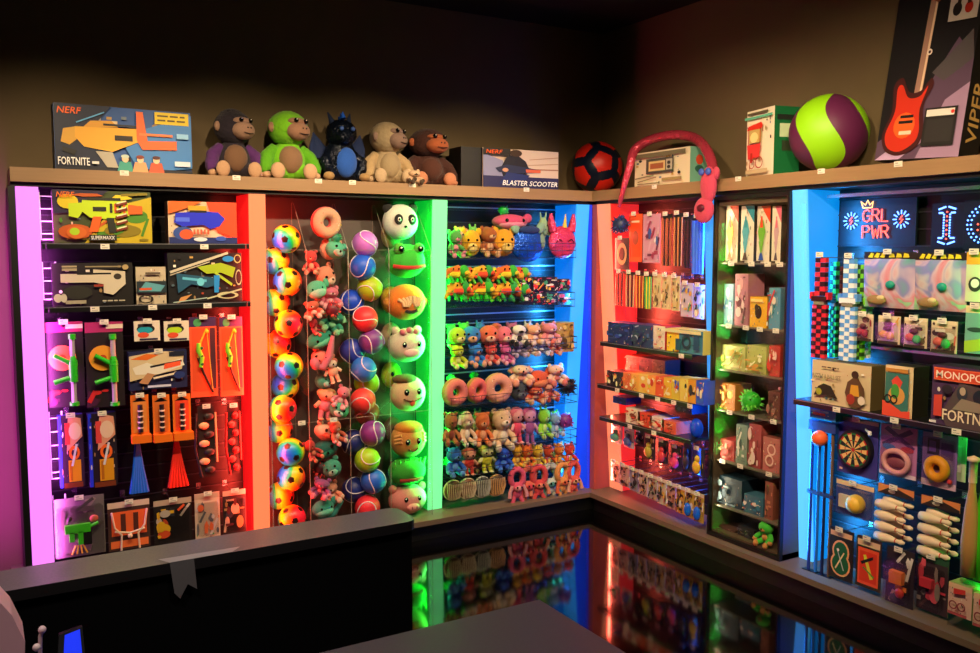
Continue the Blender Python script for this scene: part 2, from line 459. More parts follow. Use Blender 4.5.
def card(w, h, base, ops=(), header=None, t=.004):
    m = MB(); W = w/2
    m.box(-W, W, 0, t, 0, h, base)
    if header: ops = [('r', 0, .88, 1, 1, header)] + list(ops)
    ops = list(ops) + [('e', .5, .955, .06, .012, '111111')]
    m.art(ops, -W, 0, w, h, -.0003)
    return m
def bubble(w, h, d, x0=.1, z0=.08, x1=.9, z1=.8):
    m = MB(); W = w/2
    m.rbox(-W+x0*w, -W+x1*w, -d, -.003, z0*h, z1*h, FILM, min(w, h)*.06)
    return m
SHELVES = {}
def shelf(wall, u0, u1, px, py, label, name='metal_shelf', d=D-.02, col=BLK2, v0=0.0, th=.012, lip=.026):
    z = uz(wall, px, py, v0)[1]
    m = MB(); m.box(u0, u1, v0+.004, d, z-th, z, col); m.box(u0, u1, v0, v0+.004, z-lip, z+.001, col)
    m.box(u0, u1, v0-.0015, v0, z-.004, z-.001, mat('a8a8b0', .3, '', 0, .6))
    tag(place(m.build(name), wall, 0, 0, 0), label, 'shelf'); SHELVES[round(z, 5)] = v0
    return z
TAGM = mat('f2ead8', .5)
_tagmesh = None
def pricetag(wall, u, z, v, key, parent=None, s=1.0):
    global _tagmesh
    if _tagmesh is None:
        m = MB(); m.box(-.02, .02, -.0015, 0, -.012, .012, TAGM)
        m.art([('r', .15, .62, .5, .76, '777777'), ('r', .15, .25, .85, .33, '999999')], -.02, -.012, .04, .024, -.0018)
        _tagmesh = m.build('price_tag'); me = _tagmesh.data; bpy.data.objects.remove(_tagmesh); _tagmesh = me
    o = bpy.data.objects.new('price_tag', _tagmesh); C.objects.link(o)
    if parent: o.parent = parent
    else:
        place(o, wall, u, v, z); tag(o, 'white price tag below '+key, 'price tag', 'price tags on ledge and shelf edges')
    return o
def hook(wall, u, z, v, key):
    L = D-.012-v
    m = MB(); M_ = mat('c8c8cc', .25, '', 0, .9)
    m.tube([(0, L, 0), (0, .004, 0), (0, -.008, .006)], .0022, M_, 6)
    m.box(-.012, .012, L-.002, L, -.012, .02, M_)
    h = m.build('peg_hook'); t = pricetag(wall, 0, 0, 0, '', h); t.location = (0, -.012, .014)
    place(h, wall, u, v, z); tag(h, 'wire peg hook with white price tag holding '+key, 'hook', 'peg hooks on the slatwalls')
    return h
def put(wall, b, v, fn, name, label, cat, group=None, z=None, tagkey=None, rz=0, hk=None, h=None, **kw):
    """fn(w, h) returns a mesh builder (or a finished object) standing on z = 0, front at y = 0"""
    u, z0, w, hh = slot(wall, *b, v)
    if z is not None: hh = z0+hh-z; z0 = z
    if h: hh = h
    o = fn(w, hh, **kw)
    if isinstance(o, MB): o = o.build(name)
    place(o, wall, u, v, z0+.0005, rz); tag(o, label, cat, group)
    if tagkey: pricetag(wall, u, z0-.015, SHELVES.get(round(z0, 5), 0)-.0015, tagkey)
    if hk: hook(wall, u, z0+hh-.012, v-.006, hk)
    return o
def blist(fn_card, d=.03, x0=.1, z0=.08, x1=.9, z1=.8, prod=None, name='hanging_pack'):
    def f(w, h):
        o = fn_card(w, h).build(name); b = bubble(w, h, d, x0, z0, x1, z1).build('clear_blister', o)
        if prod:
            p = MB(); prod(p, w, h, d); p.build('product', o)
        return o
    return f

# ================================================================ bay of toy blasters
g = 'cartons of toy blasters'
uA, uB = PA[1]+.004, PA[2]-.004
z1 = shelf('A', uA, uB, 147, 243.5, 'upper black metal shelf under the yellow green blaster carton')
z2 = shelf('A', uA, uB, 147, 304.5, 'second black metal shelf under the black blaster cartons')
N = 'NERF'
def nerf_green(w, h):
    ops = [('r', 0, 0, 1, 1, '3a4a18'), ('p', [(0, 1), (.55, 1), (.3, .6), (0, .55)], '241c40'), ('p', [(.3, 0), (1, 0), (1, .9), (.6, .7)], 'c8b018')]
    ops += busy(3, ['8a7a10', '4a8a20', 'c85a18', 'e8d020'], 16)
    ops += blaster(.15, .2, .75, .68, 'c8e81c', 'e8641c', '20241a')
    ops += [('e', .22, .2, .1, .12, 'd86a20'), ('e', .2, .22, .05, .07, 'b0d820')]
    for k in range(5): ops.append(('l', .62, .25+k*.12, .74, .31+k*.12, .06, '7a2a10')); ops.append(('l', .63, .28+k*.12, .73, .33+k*.12, .025, 'f0f0c0'))
    ops += [('t', N, .03, .86, .17, .1, .1, 'ff7a10'), ('r', .34, .05, .62, .16, '181818'), ('t', 'SUPERMAXX', .36, .07, .24, .07, 'f0f0f0')]
    return carton(w, h, .08, '5a6a20', ops, '2a2a18')
put('A', (53, 191, 151, 242), .02, nerf_green, 'toy_blaster_carton', 'yellow green toy blaster carton on the upper shelf', 'toy box', g, z=z1, tagkey='the yellow green blaster carton')
def nerf_blue(w, h):
    ops = [('r', 0, 0, 1, 1, 'e0c8a8'), ('p', [(.55, 1), (1, 1), (1, .1), (.7, .3)], 'e84a20'), ('p', [(0, 1), (.5, 1), (.2, .8), (0, .7)], 'e86a20'),
           ('r', 0, 0, 1, .15, '1c2c70'), ('e', .2, .25, .14, .16, '3050a0'), ('e', .25, .22, .1, .12, 'e05a30'), ('p', [(.08, .5), (.1, .72), (.5, .78), (.72, .75), (.82, .6), (.74, .42), (.6, .35), (.5, .45), (.2, .4)], '1c2ce0'),
           ('r', .1, .52, .3, .62, '5070ff'), ('r', .28, .78, .55, .9, 'e0a828'), ('r', .3, .74, .55, .79, '201c18')]
    for k in range(5): ops.append(('r', .35+k*.05, .22, .38+k*.05, .34, 'e06040'))
    ops += [('e', .45, .1, .1, .05, 'e8e8f0'), ('e', .75, .12, .08, .06, '3858c0')]
    return carton(w, h, .08, 'e0c8a8', ops, '40281c')
put('A', (168, 202, 236, 243), .02, nerf_blue, 'toy_blaster_carton', 'carton with blue toy blaster on orange, right end of the upper shelf', 'toy box', g, z=z1, tagkey='the carton with the blue blaster')
def nerf_black(w, h):
    ops = [('r', 0, 0, 1, 1, '14110e'), ('r', .1, .55, .62, .75, 'd8ccb4'), ('p', [(.5, .85), (.9, .8), (.9, .5), (.74, .25), (.62, .3), (.62, .5), (.5, .55)], 'd8ccb4'),
           ('r', .3, .73, .72, .77, '14110e'), ('e', .3, .32, .18, .16, '2c2c26'), ('e', .8, .68, .05, .07, '3a3028'), ('r', .12, .82, .3, .94, 'b8a888'), ('r', .12, .88, .3, .9, '14110e'),
           ('e', .06, .2, .05, .1, 'd8d0bc'), ('e', .13, .2, .04, .1, 'd8d0bc'), ('r', .15, .06, .4, .14, 'b0a890'), ('r', .5, .45, .62, .5, 'a03828')]
    ops += lines(.6, .1, .9, 1, .05, .03, 'c8c0a8')+[('e', .9, .9, .04, .06, 'b8a070'), ('r', .4, .9, .85, .93, 'a09070')]
    return carton(w, h, .08, '14110e', ops, '0c0c0c')
put('A', (52, 263, 133, 304), .02, nerf_black, 'toy_blaster_carton', 'black carton with white toy blaster on the second shelf', 'toy box', g, z=z2, tagkey='the black carton with the white blaster')
def nerf_small(w, h):
    ops = [('r', 0, 0, 1, 1, 'c8bca0'), ('r', 0, .3, 1, .62, '203038'), ('p', [(.05, .35), (.3, .6), (.95, .5), (.8, .34)], '60a8b8'), ('r', .1, .38, .5, .44, 'e05828'), ('o', .3, .14, .25, .12, .3, '302820'), ('r', .3, .8, .8, .86, '605040')]
    return carton(w, h, .07, 'c8bca0', ops, '302820')
put('A', (136, 267, 166, 303), .02, nerf_small, 'toy_blaster_carton', 'small cream carton with teal blaster between two black cartons', 'toy box', g, z=z2, tagkey='the small cream blaster carton')
def nerf_xbow(w, h):
    ops = [('r', 0, 0, 1, 1, '0c1014'), ('l', .02, .62, .8, 1, .05, 'd0c8b0'), ('l', .02, .56, .55, .82, .02, 'd0c8b0'), ('p', [(.38, .72), (.7, .8), (.9, .7), (.86, .5), (.7, .6), (.5, .58)], 'a8c020'),
           ('l', .62, .6, .85, .35, .05, 'b8d030'), ('p', [(.1, .6), (.35, .55), (.6, .5), (.62, .35), (.5, .3), (.3, .38), (.12, .2)], '205878'), ('l', .18, .5, .5, .44, .05, '60c0e0'),
           ('e', .42, .42, .05, .08, '70d0e8'), ('p', [(.6, .55), (.68, .55), (.66, .2), (.6, .2)], '2890e0'), ('e', .8, .88, .08, .06, '2890e0'),
           ('o', .93, .88, .05, .09, .25, 'd8c878'), ('o', .94, .5, .045, .16, .2, 'c8c8a0'), ('l', .5, .08, .98, .26, .03, 'c8c8a0'), ('o', .78, .14, .15, .07, .3, 'd0c898'), ('p', [(.1, 0), (.15, .12), (.3, .18), (.2, .05)], 'd89858'), ('l', .05, .02, .5, .1, .02, 'b0c8c0')]
    return carton(w, h, .08, '0c1014', ops, '101010')
put('A', (168, 253, 242, 303), .02, nerf_xbow, 'toy_blaster_carton', 'black carton with blue and lime blaster at the second shelf right end', 'toy box', g, z=z2, tagkey='the black carton with the lime blaster')
# launcher sets in long bags
def launcher(oc):
    def f(w, h):
        o = card(w, h, '1c1416', busy(5, ['c02820', '203a80', '401830'], 6, .05, .02, .6, .2)+[('r', .55, .92, 1, .97, 'e8d8c0')], 'a82860').build('launcher_set')
        m = MB(); m.cyl((-w*.06, -.01, h*.58), (-w*.06, -.001, h*.58), w*.36, oc, seg=28); m.cyl((-w*.06, -.011, h*.58), (-w*.06, -.01, h*.58), w*.1, 'c03818', seg=12)
        m.build('flying_disc', o)
        m = MB(); G = mat('28c828', .35); x = w*.2
        m.cyl((x, -.03, h*.3), (x, -.03, h*.55), w*.12, G); m.cyl((x, -.03, h*.5), (x, -.03, h*.62), w*.13, G, w*.06)
        m.cyl((x, -.03, .02*h), (x, -.03, h*.06), w*.13, G); m.cyl((x, -.03, h*.8), (x, -.03, h*.86), w*.1, G); m.cyl((x, -.03, h*.06), (x, -.03, h*.8), w*.07, 'b8b0b8')
        m.tube([(x, -.03, h*.5), (-w*.28, -.03, h*.62)], .011, G); m.tube([(x, -.03, h*.36), (-w*.3, -.03, h*.3)], .012, G)
        m.build('launcher', o); return o
    return f
put('A', (45, 322, 84, 407), .045, launcher('ff6a38'), 'launcher_set', 'green disc launcher with orange disc beside the pink light pillar', 'toy', 'disc launcher sets', hk='the launcher with the orange disc')
put('A', (86, 322, 124, 407), .045, launcher('f0a030'), 'launcher_set', 'green disc launcher with yellow orange disc, right of its twin', 'toy', 'disc launcher sets', hk='the launcher with the yellow orange disc')
def mini(c):
    return lambda w, h: card(w, h, 'e8dcc8', [('e', .45, .6, .35, .22, '202020'), ('e', .42, .55, .3, .17, c), ('e', .35, .3, .22, .14, 'e05030'), ('r', .15, .7, .7, .85, '303038'), ('r', .2, .04, .9, .13, '2a2a50')])
put('A', (134, 321, 160, 341), .04, mini('18a0b8'), 'hanging_pack', 'small white pack with teal mini blaster under the second shelf', 'toy pack', 'mini blaster packs', hk='the teal mini blaster pack')
put('A', (164, 321, 189, 341), .04, mini('b0e020'), 'hanging_pack', 'small white pack with lime mini blaster under the second shelf', 'toy pack', 'mini blaster packs', hk='the lime mini blaster pack')
def nerf_wide(w, h):
    ops = [('r', 0, 0, 1, 1, '1c2450'), ('p', [(0, .25), (0, .9), (.5, 1), (.95, .95), (.9, .5), (.5, .4)], 'e0c8a0'), ('p', [(.02, .82), (.3, .95), (.5, .9), (.3, .78)], 'e87020'),
           ('p', [(.05, .6), (.3, .72), (.45, .62), (.9, .78), (.95, .6), (.5, .4), (.1, .42)], 'f0e8d8'), ('l', .35, .6, .9, .72, .05, '181820'), ('p', [(.58, .52), (.88, .6), (.88, .72), (.6, .66)], 'ff6038'),
           ('p', [(.15, .2), (.3, .45), (.42, .4), (.3, .15)], 'c89068'), ('r', .68, .85, .95, .97, '181c30'), ('r', .3, .06, .7, .12, 'd8d8f0'), ('l', .4, .3, .8, .4, .05, 'f0e0c8'), ('e', .85, .35, .1, .1, '283878')]
    return carton(w, h, .05, '1c2450', ops, '182048')
put('A', (129, 351, 187, 389), .03, nerf_wide, 'toy_blaster_carton', 'wide hanging blaster box in blue, cream and orange amid the pegs', 'toy box', g, hk='the wide blue and cream blaster box')
def bow(w, h):
    o = card(w, h, 'ff6038', [('r', 0, .88, 1, 1, '382858'), ('e', .3, .93, .15, .05, '40a060'), ('r', .08, .08, .92, .86, 'f05028'), ('r', .75, .1, .95, .86, '4a2430')]).build('bow_set')
    m = MB(); pts = [(w*.12, -.012, h*.86), (-w*.1, -.012, h*.7), (-w*.22, -.012, h*.5), (-w*.02, -.012, h*.3), (w*.3, -.012, h*.06)]
    m.tube(pts[:3], .005, 'f0c020'); m.tube(pts[2:], .006, '40281c'); m.tube([(w*.12, -.012, h*.86), (w*.3, -.012, h*.06)], .002, 'f0c840')
    m.tube([(-w*.2, -.02, h*.68), (-w*.2, -.02, h*.58), (-w*.08, -.02, h*.5), (-w*.14, -.02, h*.38)], [.01, .014, .012, .01], '90e830')
    for k in range(3): m.ell((-w*.1, -.024, h*(.42+.1*k)), .009, '186028')
    m.ell((w*.12, -.014, h*.82), .011, 'f0d020')
    m.build('toy_bow', o); return o
put('A', (190, 317, 217, 397), .045, bow, 'bow_set', 'orange toy bow set with lime grip, left of its twin', 'toy', 'toy bow sets', hk='the left toy bow set')
put('A', (220, 317, 243, 396), .045, bow, 'bow_set', 'orange toy bow set with lime grip beside the red pillar', 'toy', 'toy bow sets', hk='the toy bow set beside the red pillar')
def dartset(w, h):
    return carton(w, h, .05, '181418', [('r', 0, 0, .12, 1, '1838c0'), ('p', [(.3, .5), (.95, .7), (.9, .95), (.4, 1)], 'e8a080'), ('r', .25, .6, .45, .9, 'e04840'), ('e', .65, .78, .25, .12, 'f0d0b0'),
                  ('o', .6, .48, .22, .1, .45, 'ff7020'), ('r', .35, .08, .85, .38, 'e8a018'), ('r', .4, .1, .5, .36, 'c07010'), ('r', .15, 0, .9, .07, '803818'), ('l', .5, .3, .7, .6, .03, 'e0e0e8')], '20206a')
put('A', (59, 415, 84, 487), .03, dartset, 'dart_set_box', 'black and yellow dart set box with blue spine, below the orange disc', 'toy box', 'dart set boxes', hk='the left dart set box')
put('A', (89, 413, 117, 486), .03, dartset, 'dart_set_box', 'black and yellow dart set box, right of its twin and larger looking', 'toy box', 'dart set boxes', hk='the right dart set box')
def rocket(c):
    def f(w, h):
        o = card(w, h, 'f07820', [('r', 0, 0, 1, .16, 'ff6810'), ('r', .12, .2, .88, .86, c), ('p', [(.12, .86), (.5, .95), (.88, .86)], '201818')]).build('rocket_pack')
        m = MB(); m.cyl((0, -.016, h*.22), (0, -.016, h*.8), w*.14, '181418')
        for k in range(4): m.cyl((0, -.016, h*(.3+.12*k)), (0, -.016, h*(.33+.12*k)), w*.17, 'e8d8c0')
        m.box(-w*.55, w*.55, -.04, 0, 0, h*.17, 'ff7818'); m.build('toy_rocket', o); return o
    return f
put('A', (131, 395, 149, 442), .045, rocket('e89040'), 'rocket_pack', 'orange rocket pack, leftmost of three hanging over the blue streamer', 'toy pack', 'orange rocket packs', hk='the leftmost orange rocket pack')
put('A', (153, 395, 170, 441), .045, rocket('d87030'), 'rocket_pack', 'orange rocket pack, middle of the three', 'toy pack', 'orange rocket packs', hk='the middle orange rocket pack')
put('A', (173, 394, 191, 439), .045, rocket('e04828'), 'rocket_pack', 'orange red rocket pack, right of the three, over the red streamer', 'toy pack', 'orange rocket packs', hk='the right orange rocket pack')
def streamer(c):
    def f(w, h):
        m = MB()
        for k in range(6):
            a = (k-2.5)/2.5; m.tube([(a*.006, .012, h), (a*w*.22, .008, h*.5), (a*w*.42, .0, 0)], [.006, .009, .012], c, 5)
        return m
    return f
put('A', (129, 444, 148, 493), .06, streamer('0868f0'), 'foam_streamer', 'bright blue foam streamers hanging under the leftmost rocket pack', 'toy', 'foam streamers')
put('A', (167, 442, 188, 487), .06, streamer('e02818'), 'foam_streamer', 'red foam streamers hanging under the right rocket pack', 'toy', 'foam streamers')
def dartrack(c, c2):
    def f(w, h):
        m = MB(); m.box(-w*.3, w*.3, .003, .006, 0, h, '241c1c')
        for k in range(7): m.ell((w*.1*(-1)**k, -.004, h*(.1+.125*k)), (w*.2, .01, h*.05), c if k % 2 else c2, 8, 6)
        m.tube([(-w*.35, 0, h*.9), (-w*.42, 0, h*.4), (-w*.2, 0, 0)], .006, c2); m.tube([(w*.35, 0, h*.9), (w*.38, 0, h*.2)], .005, c)
        return m
    return f
put('A', (193, 406, 220, 477), .05, dartrack('e8b080', '302828'), 'dart_belt', 'dark toy dart belt with cream darts under the toy bows', 'toy', 'dart belts', hk='the dark dart belt')
put('A', (224, 405, 243, 474), .05, dartrack('e83830', 'b81c1c'), 'dart_belt', 'red toy dart belt beside the red pillar', 'toy', 'dart belts', hk='the red dart belt')
# bottom row
def camo(w, h):
    o = card(w, h, '68685c', busy(8, ['504c40', '7c7868', '3c3c30', '8a8470'], 18)).build('blaster_pack')
    m = MB(); G = mat('48e028', .4)
    m.box(-w*.3, w*.2, -.03, -.01, h*.42, h*.56, G); m.box(-w*.05, w*.05, -.03, -.01, h*.22, h*.44, G); m.box(-w*.22, -w*.12, -.03, -.01, h*.28, h*.44, G)
    m.cyl((w*.2, -.02, h*.5), (w*.36, -.02, h*.55), .008, G); m.ell((-w*.2, -.02, h*.66), (.012, .01, .012), '201c18')
    m.box(w*.05, w*.22, -.026, -.012, h*.2, h*.42, '181818')
    for k in range(4): m.tube([(w*(-.18+.1*k), -.02, h*.06), (w*(-.1+.05*k), -.02, h*.2)], .004, 'f0d020')
    m.ell((w*.28, -.016, h*.62), (.02, .008, .018), 'c07050')
    m.build('toy_blaster', o); bubble(w, h, .036, .04, .04, .96, .86).build('clear_blister', o); return o
put('A', (54, 497, 105, 556), .03, camo, 'blaster_pack', 'grey camouflage pack with lime green toy blaster in the bottom row', 'toy pack', hk='the grey camouflage blaster pack')
def sling(w, h):
    o = card(w, h, '483028', [('r', .08, .3, .92, .8, 'f06830'), ('r', .3, .35, .42, .75, '50281c'), ('r', .6, .35, .72, .75, '50281c'), ('r', .05, .05, .95, .2, 'f07838')], 'e0c8b0').build('slingshot_pack')
    m = MB(); c = mat('e8d8b8', .4)
    for s in (-1, 1):
        m.tube([(s*w*.42, -.02, h*.82), (s*w*.36, -.02, h*.5), (s*w*.2, -.02, h*.34), (s*w*.22, -.02, h*.02)], .005, c)
    m.tube([(-w*.36, -.02, h*.42), (0, -.02, h*.36), (w*.36, -.02, h*.42)], .005, c); m.ell((0, -.02, h*.3), .012, c)
    m.build('slingshot', o); return o
put('A', (108, 501, 150, 549), .035, sling, 'slingshot_pack', 'orange slingshot pack right of the grey camouflage pack', 'toy pack', hk='the orange slingshot pack')
def dpk(seed, pal, bg='181614'):
    return lambda w, h: card(w, h, bg, busy(seed, pal, 16, .06, .06, .94, .85, .2), 'b8a890')
put('A', (154, 499, 192, 545), .035, blist(dpk(11, ['e8c020', 'e05828', '404850', 'c8c0b0', '181818']), .025, name='hanging_pack'), 'hanging_pack', 'black pack with yellow darts, centre of the bottom row', 'toy pack', 'bottom row packs', hk='the black pack with yellow darts')
put('A', (195, 493, 220, 538), .035, blist(dpk(12, ['50a060', 'c8c8c8', 'e07040', '606870'], 'd0c0a8'), .025), 'hanging_pack', 'white pack with green and orange figure in the bottom row', 'toy pack', 'bottom row packs', hk='the white pack with the green figure')
put('A', (223, 490, 246, 533), .035, blist(dpk(13, ['303848', 'a89058', 'c8b090', '582828'], '2c2020'), .025), 'hanging_pack', 'dark pack at the bottom right beside the red pillar', 'toy pack', 'bottom row packs', hk='the dark pack beside the red pillar')

# ================================================================ caged balls and cushions
ua, ub = PA[3]+.003, PA[4]-.003
zt0, _ = None, None
zGU = uz('A', 427, 250)[1]; zTop = uz('A', 413, 205, D)[1]+.02
bin_front = .0
dv = [U('A', 310, 400), U('A', 351.5, 400), U('A', 391, 400)]
dv = [U('A', 308, 350), U('A', 349.5, 350), U('A', 390, 350)]
cage = empty('acrylic_cage'); tag(cage, 'clear acrylic cage with four columns of balls, toys and cushions', 'display cage'); cage.matrix_world = WM['A'].copy()
def acr_side(u, label):
    t = empty('acrylic_divider'); t.parent = cage; m = MB(); z0 = DECK+.001
    poly = [(0, z0), (0, zGU), (D-.05, zTop-.03), (D-.015, zTop-.03), (D-.015, z0)]
    m.add([(0, y, z) for y, z in poly], [tuple(range(5))], ACR); m.build('clear_sheet', t)
    m = MB(); pts = [(0, y, z) for y, z in poly[:4]]
    m.tube(pts, .0016, EDGE, 6); m.tube([(0, D-.016, z0), (0, D-.016, zTop-.03)], .0016, EDGE, 6); m.build('polished_edge', t)
    t['label'] = label; t.location = (u, .002, 0)
acr_side(ua+.004, 'clear acrylic divider against the orange red pillar')
acr_side(dv[0], 'clear acrylic divider between rainbow footballs and mixed toys')
acr_side(dv[1], 'clear acrylic divider between mixed toys and seam balls')
acr_side(dv[2], 'clear acrylic divider between seam balls and emoji cushions')
acr_side(ub-.012, 'clear acrylic divider beside the green light pillar')
zs = uz('A', 330, 420)[1]
cols = [ua+.006]+dv+[ub-.014]
nm = ['rainbow footballs', 'mixed plush toys', 'seam balls', 'emoji cushions']
for i in range(4):
    for lo, hi, w_ in ((DECK+.002, zs-.002, 'lower'), (zs+.002, zGU, 'upper')):
        m = MB(); m.add([(cols[i]+.004, 0, lo), (cols[i+1]-.004, 0, lo), (cols[i+1]-.004, 0, hi), (cols[i]+.004, 0, hi)], [(0, 1, 2, 3)], ACR)
        m.tube([(cols[i]+.004, 0, hi), (cols[i+1]-.004, 0, hi)], .0012, EDGE, 5)
        o = m.build('acrylic_front', cage); o.location = (0, -.001, 0); o['label'] = w_+' clear acrylic front sheet before the '+nm[i]
pricetag('A', (cols[0]+cols[1])/2+.06, zs, -.0016, 'the upper rainbow footballs'); pricetag('A', (cols[1]+cols[2])/2+.02, zs, -.0016, 'the upper mixed plush toys')

# footballs: rainbow rubber with black spots
import bmesh
bm = bmesh.new(); bmesh.ops.create_icosphere(bm, subdivisions=1, radius=1)
ico_n = [v.co.normalized() for v in bm.verts]; bm.free()
def spotted(r, name, base, spot, ang=.3, sub=5):
    bm = bmesh.new(); bmesh.ops.create_icosphere(bm, subdivisions=sub, radius=r)
    me = bpy.data.meshes.new(name); me.materials.append(base); me.materials.append(spot)
    for f in bm.faces:
        f.smooth = True; c = f.calc_center_median().normalized()
        n0 = max(ico_n, key=lambda v: c.dot(v))
        if ang < 0:
            nb_ = [v for v in ico_n if .3 < v.dot(n0) < .6]
            if all(c.dot((v-n0*v.dot(n0)).normalized()) < -ang for v in nb_): f.material_index = 1
        elif c.dot(n0) > math.cos(ang): f.material_index = 1
    bm.to_mesh(me); bm.free(); return me
rb = spotted(.077, 'football', rainbow(), mat('180c10', .4), .22)
def relax(bs, r, lo, hi, v0, v1, its=400):
    for _ in range(its):
        for i in range(len(bs)):
            for j in range(i):
                d = [bs[i][k]-bs[j][k] for k in range(3)]; L = math.sqrt(sum(x*x for x in d)) or .01
                if L < 2*r:
                    for k in range(3):
                        s_ = d[k]/L*(2*r-L)*.5; bs[i][k] += s_; bs[j][k] -= s_
            b = bs[i]; b[0] = min(max(b[0], lo), hi); b[1] = min(max(b[1], v0), v1); b[2] = min(max(b[2], DECK+.014+r), 1.745)
    return bs
FB = [(291, 242, 0), (291, 277, 0), (292, 316, 0), (288, 358, 0), (297, 388, 0), (285, 415, 0), (298, 447, 0), (296, 487, 0), (297, 519, 0),
      (274, 262, 1), (274, 297, 1), (274, 329, 1), (277, 436, 1), (281, 505, 1)]
words = ['topmost', 'second', 'third', 'fourth', 'fifth', 'sixth', 'seventh', 'eighth', 'bottom']
bw = ['topmost', 'second', 'third', 'fourth', 'bottom']
nb = 0; nf = 0
bs = []
for x, y, b in FB:
    v = .084 if not b else .155
    u, z = uz('A', x, y, v); bs.append([u, v, z])
relax(bs, .0745, cols[0]+.083, cols[1]-.083, .083, .157)
for (x, y, b), (u, v, z) in zip(FB, bs):
    o = bpy.data.objects.new('rainbow_football', rb); C.objects.link(o)
    if b: lab = bw[nb]+' rear rainbow football, on the left behind the front stack'; nb += 1
    else: lab = words[nf]+' rainbow football down the front stack behind clear acrylic'; nf += 1
    tag(o, lab, 'ball', 'rainbow footballs in the cage')
    o.matrix_world = WM['A'] @ Matrix.Translation((u, v, z)) @ Matrix.Rotation(rnd.uniform(-.9, .9)+(PI*.25 if nf % 3 else -.3), 4, 'Z') @ Matrix.Rotation(rnd.uniform(-.6, .6), 4, 'Y') @ Matrix.Rotation(rnd.uniform(-1, 1), 4, 'X')
# seam balls
def seamball(c, r=.0735):
    m = MB(); m.ell((0, 0, 0), r, mat(c, .45), 28, 18)
    o = m.build('seam_ball')
    s = MB(); pts = []
    for i in range(48):
        t = 2*PI*i/48; A_, B_ = .75, .25; a = math.pi/2-(math.pi/2-.42)*math.cos(t); b = t/2*1.0
        x = A_*math.cos(t)+B_*math.cos(3*t); y_ = A_*math.sin(t)-B_*math.sin(3*t); zz = 2*math.sqrt(A_*B_)*math.sin(2*t)
        v = Vector((x, y_, zz)).normalized()*r*1.0; pts.append(tuple(v))
    s.tube(pts, .0035, 'e8e0f0', 5, True); s.build('seam_line', o)
    return o
balls = {}
SB = [(365, 245, 'c070d8', 'purple', 0), (364, 270, '2060e0', 'blue', 0), (369, 294, 'a8c020', 'lime', 1), (364, 320, 'f03840', 'red', 0), (374, 343, '7a3a90', 'purple', 1), (363, 367, '3878e0', 'blue', 0),
      (371, 384, 'a0d020', 'lime', 1), (368, 401, 'f04040', 'red', 0), (375, 428, '8a3a98', 'purple', 0), (366, 458, 'a8d828', 'lime', 0), (377, 480, '2a68e0', 'blue', 0), (366, 510, 'e83040', 'red', 0),
      (352, 300, '1848d0', 'blue', 2), (352, 348, '3040b0', 'dark blue', 2), (385, 412, '905030', 'brown', 2), (355, 442, '202870', 'dark blue', 2), (353, 492, '1c2c80', 'dark blue', 2)]
cnt = {}; bs = []
for x, y, c, cn, b in SB:
    v = (.083, .13, .155)[b]
    u, z = uz('A', x, y, v); bs.append([u, v, z])
relax(bs, .0665, cols[2]+.079, cols[3]-.079, .079, .16)
for (x, y, c, cn, b), (u, v, z) in zip(SB, bs):
    if c not in balls: o = balls[c] = seamball(c)
    else: o = copytree(balls[c])
    cnt[cn] = cnt.get(cn, 0)+1; k = ['uppermost', 'second', 'third', 'fourth', 'fifth'][cnt[cn]-1]
    tag(o, f'{k} {cn} ball with pale seam from the top of its column', 'ball', 'seam balls in the cage')
    o.matrix_world = WM['A'] @ Matrix.Translation((u, v, z)) @ Matrix.Rotation(rnd.uniform(0, 6), 4, 'Z') @ Matrix.Rotation(rnd.uniform(0, 6), 4, 'X')
# ---------------------------------------------------------------- small plush toys (local: faces -y, stands on z = 0, height h)
EYE_ = mat('080808', .15); WH = mat('f4f0e8', .5)
def eyes(m, x, y, z, r, c=None):
    for s in (-1, 1): m.ell((s*x, y, z), r, c or EYE_, 8, 6)
def bear(c, c2, ear='round', long=1.0):
    def f(w, h):
        m = MB(); p = P(c); q = P(c2); k = h; L = 8
        m.ell((0, .0, k*.33), (w*.26, w*.2, k*.22), p, 12, 8); m.ell((0, -w*.12, k*.33), (w*.16, w*.12, k*.15), q, 10, 6)
        m.ell((0, -.01, k*.72), (w*.34, w*.28, k*.25), p, 14, 9)
        for s in (-1, 1):
            m.tube([(s*w*.2, -.005, k*.45), (s*w*.36, -.02, k*.34), (s*w*.4, -.035, k*.24)], [w*.09, w*.1, w*.1], p); m.ell((s*w*.4, -.035, k*.22), w*.11, q, 8, 6)
            m.tube([(s*w*.14, -.005, k*.2), (s*w*.24, -.04, k*.1)], [w*.12, w*.12], p); m.ell((s*w*.25, -.05, k*.09), (w*.13, w*.1, w*.14), q, 8, 6)
            if ear == 'round': m.ell((s*w*.27, 0, k*.92), (w*.11, w*.05, w*.11), p, 8, 6)
            elif ear == 'long': m.tube([(s*w*.14, 0, k*.9), (s*w*.2, 0, k*1.08)], [w*.08, w*.05], p)
            elif ear == 'flop': m.tube([(s*w*.28, 0, k*.86), (s*w*.42, -.01, k*.62)], [w*.07, w*.1], q)
        m.ell((0, -w*.26, k*.66), (w*.16, w*.12, k*.09), q, 10, 6); m.ell((0, -w*.38, k*.69), w*.04, EYE_, 6, 5)
        eyes(m, w*.13, -w*.25, k*.78, w*.05)
        return m
    return f
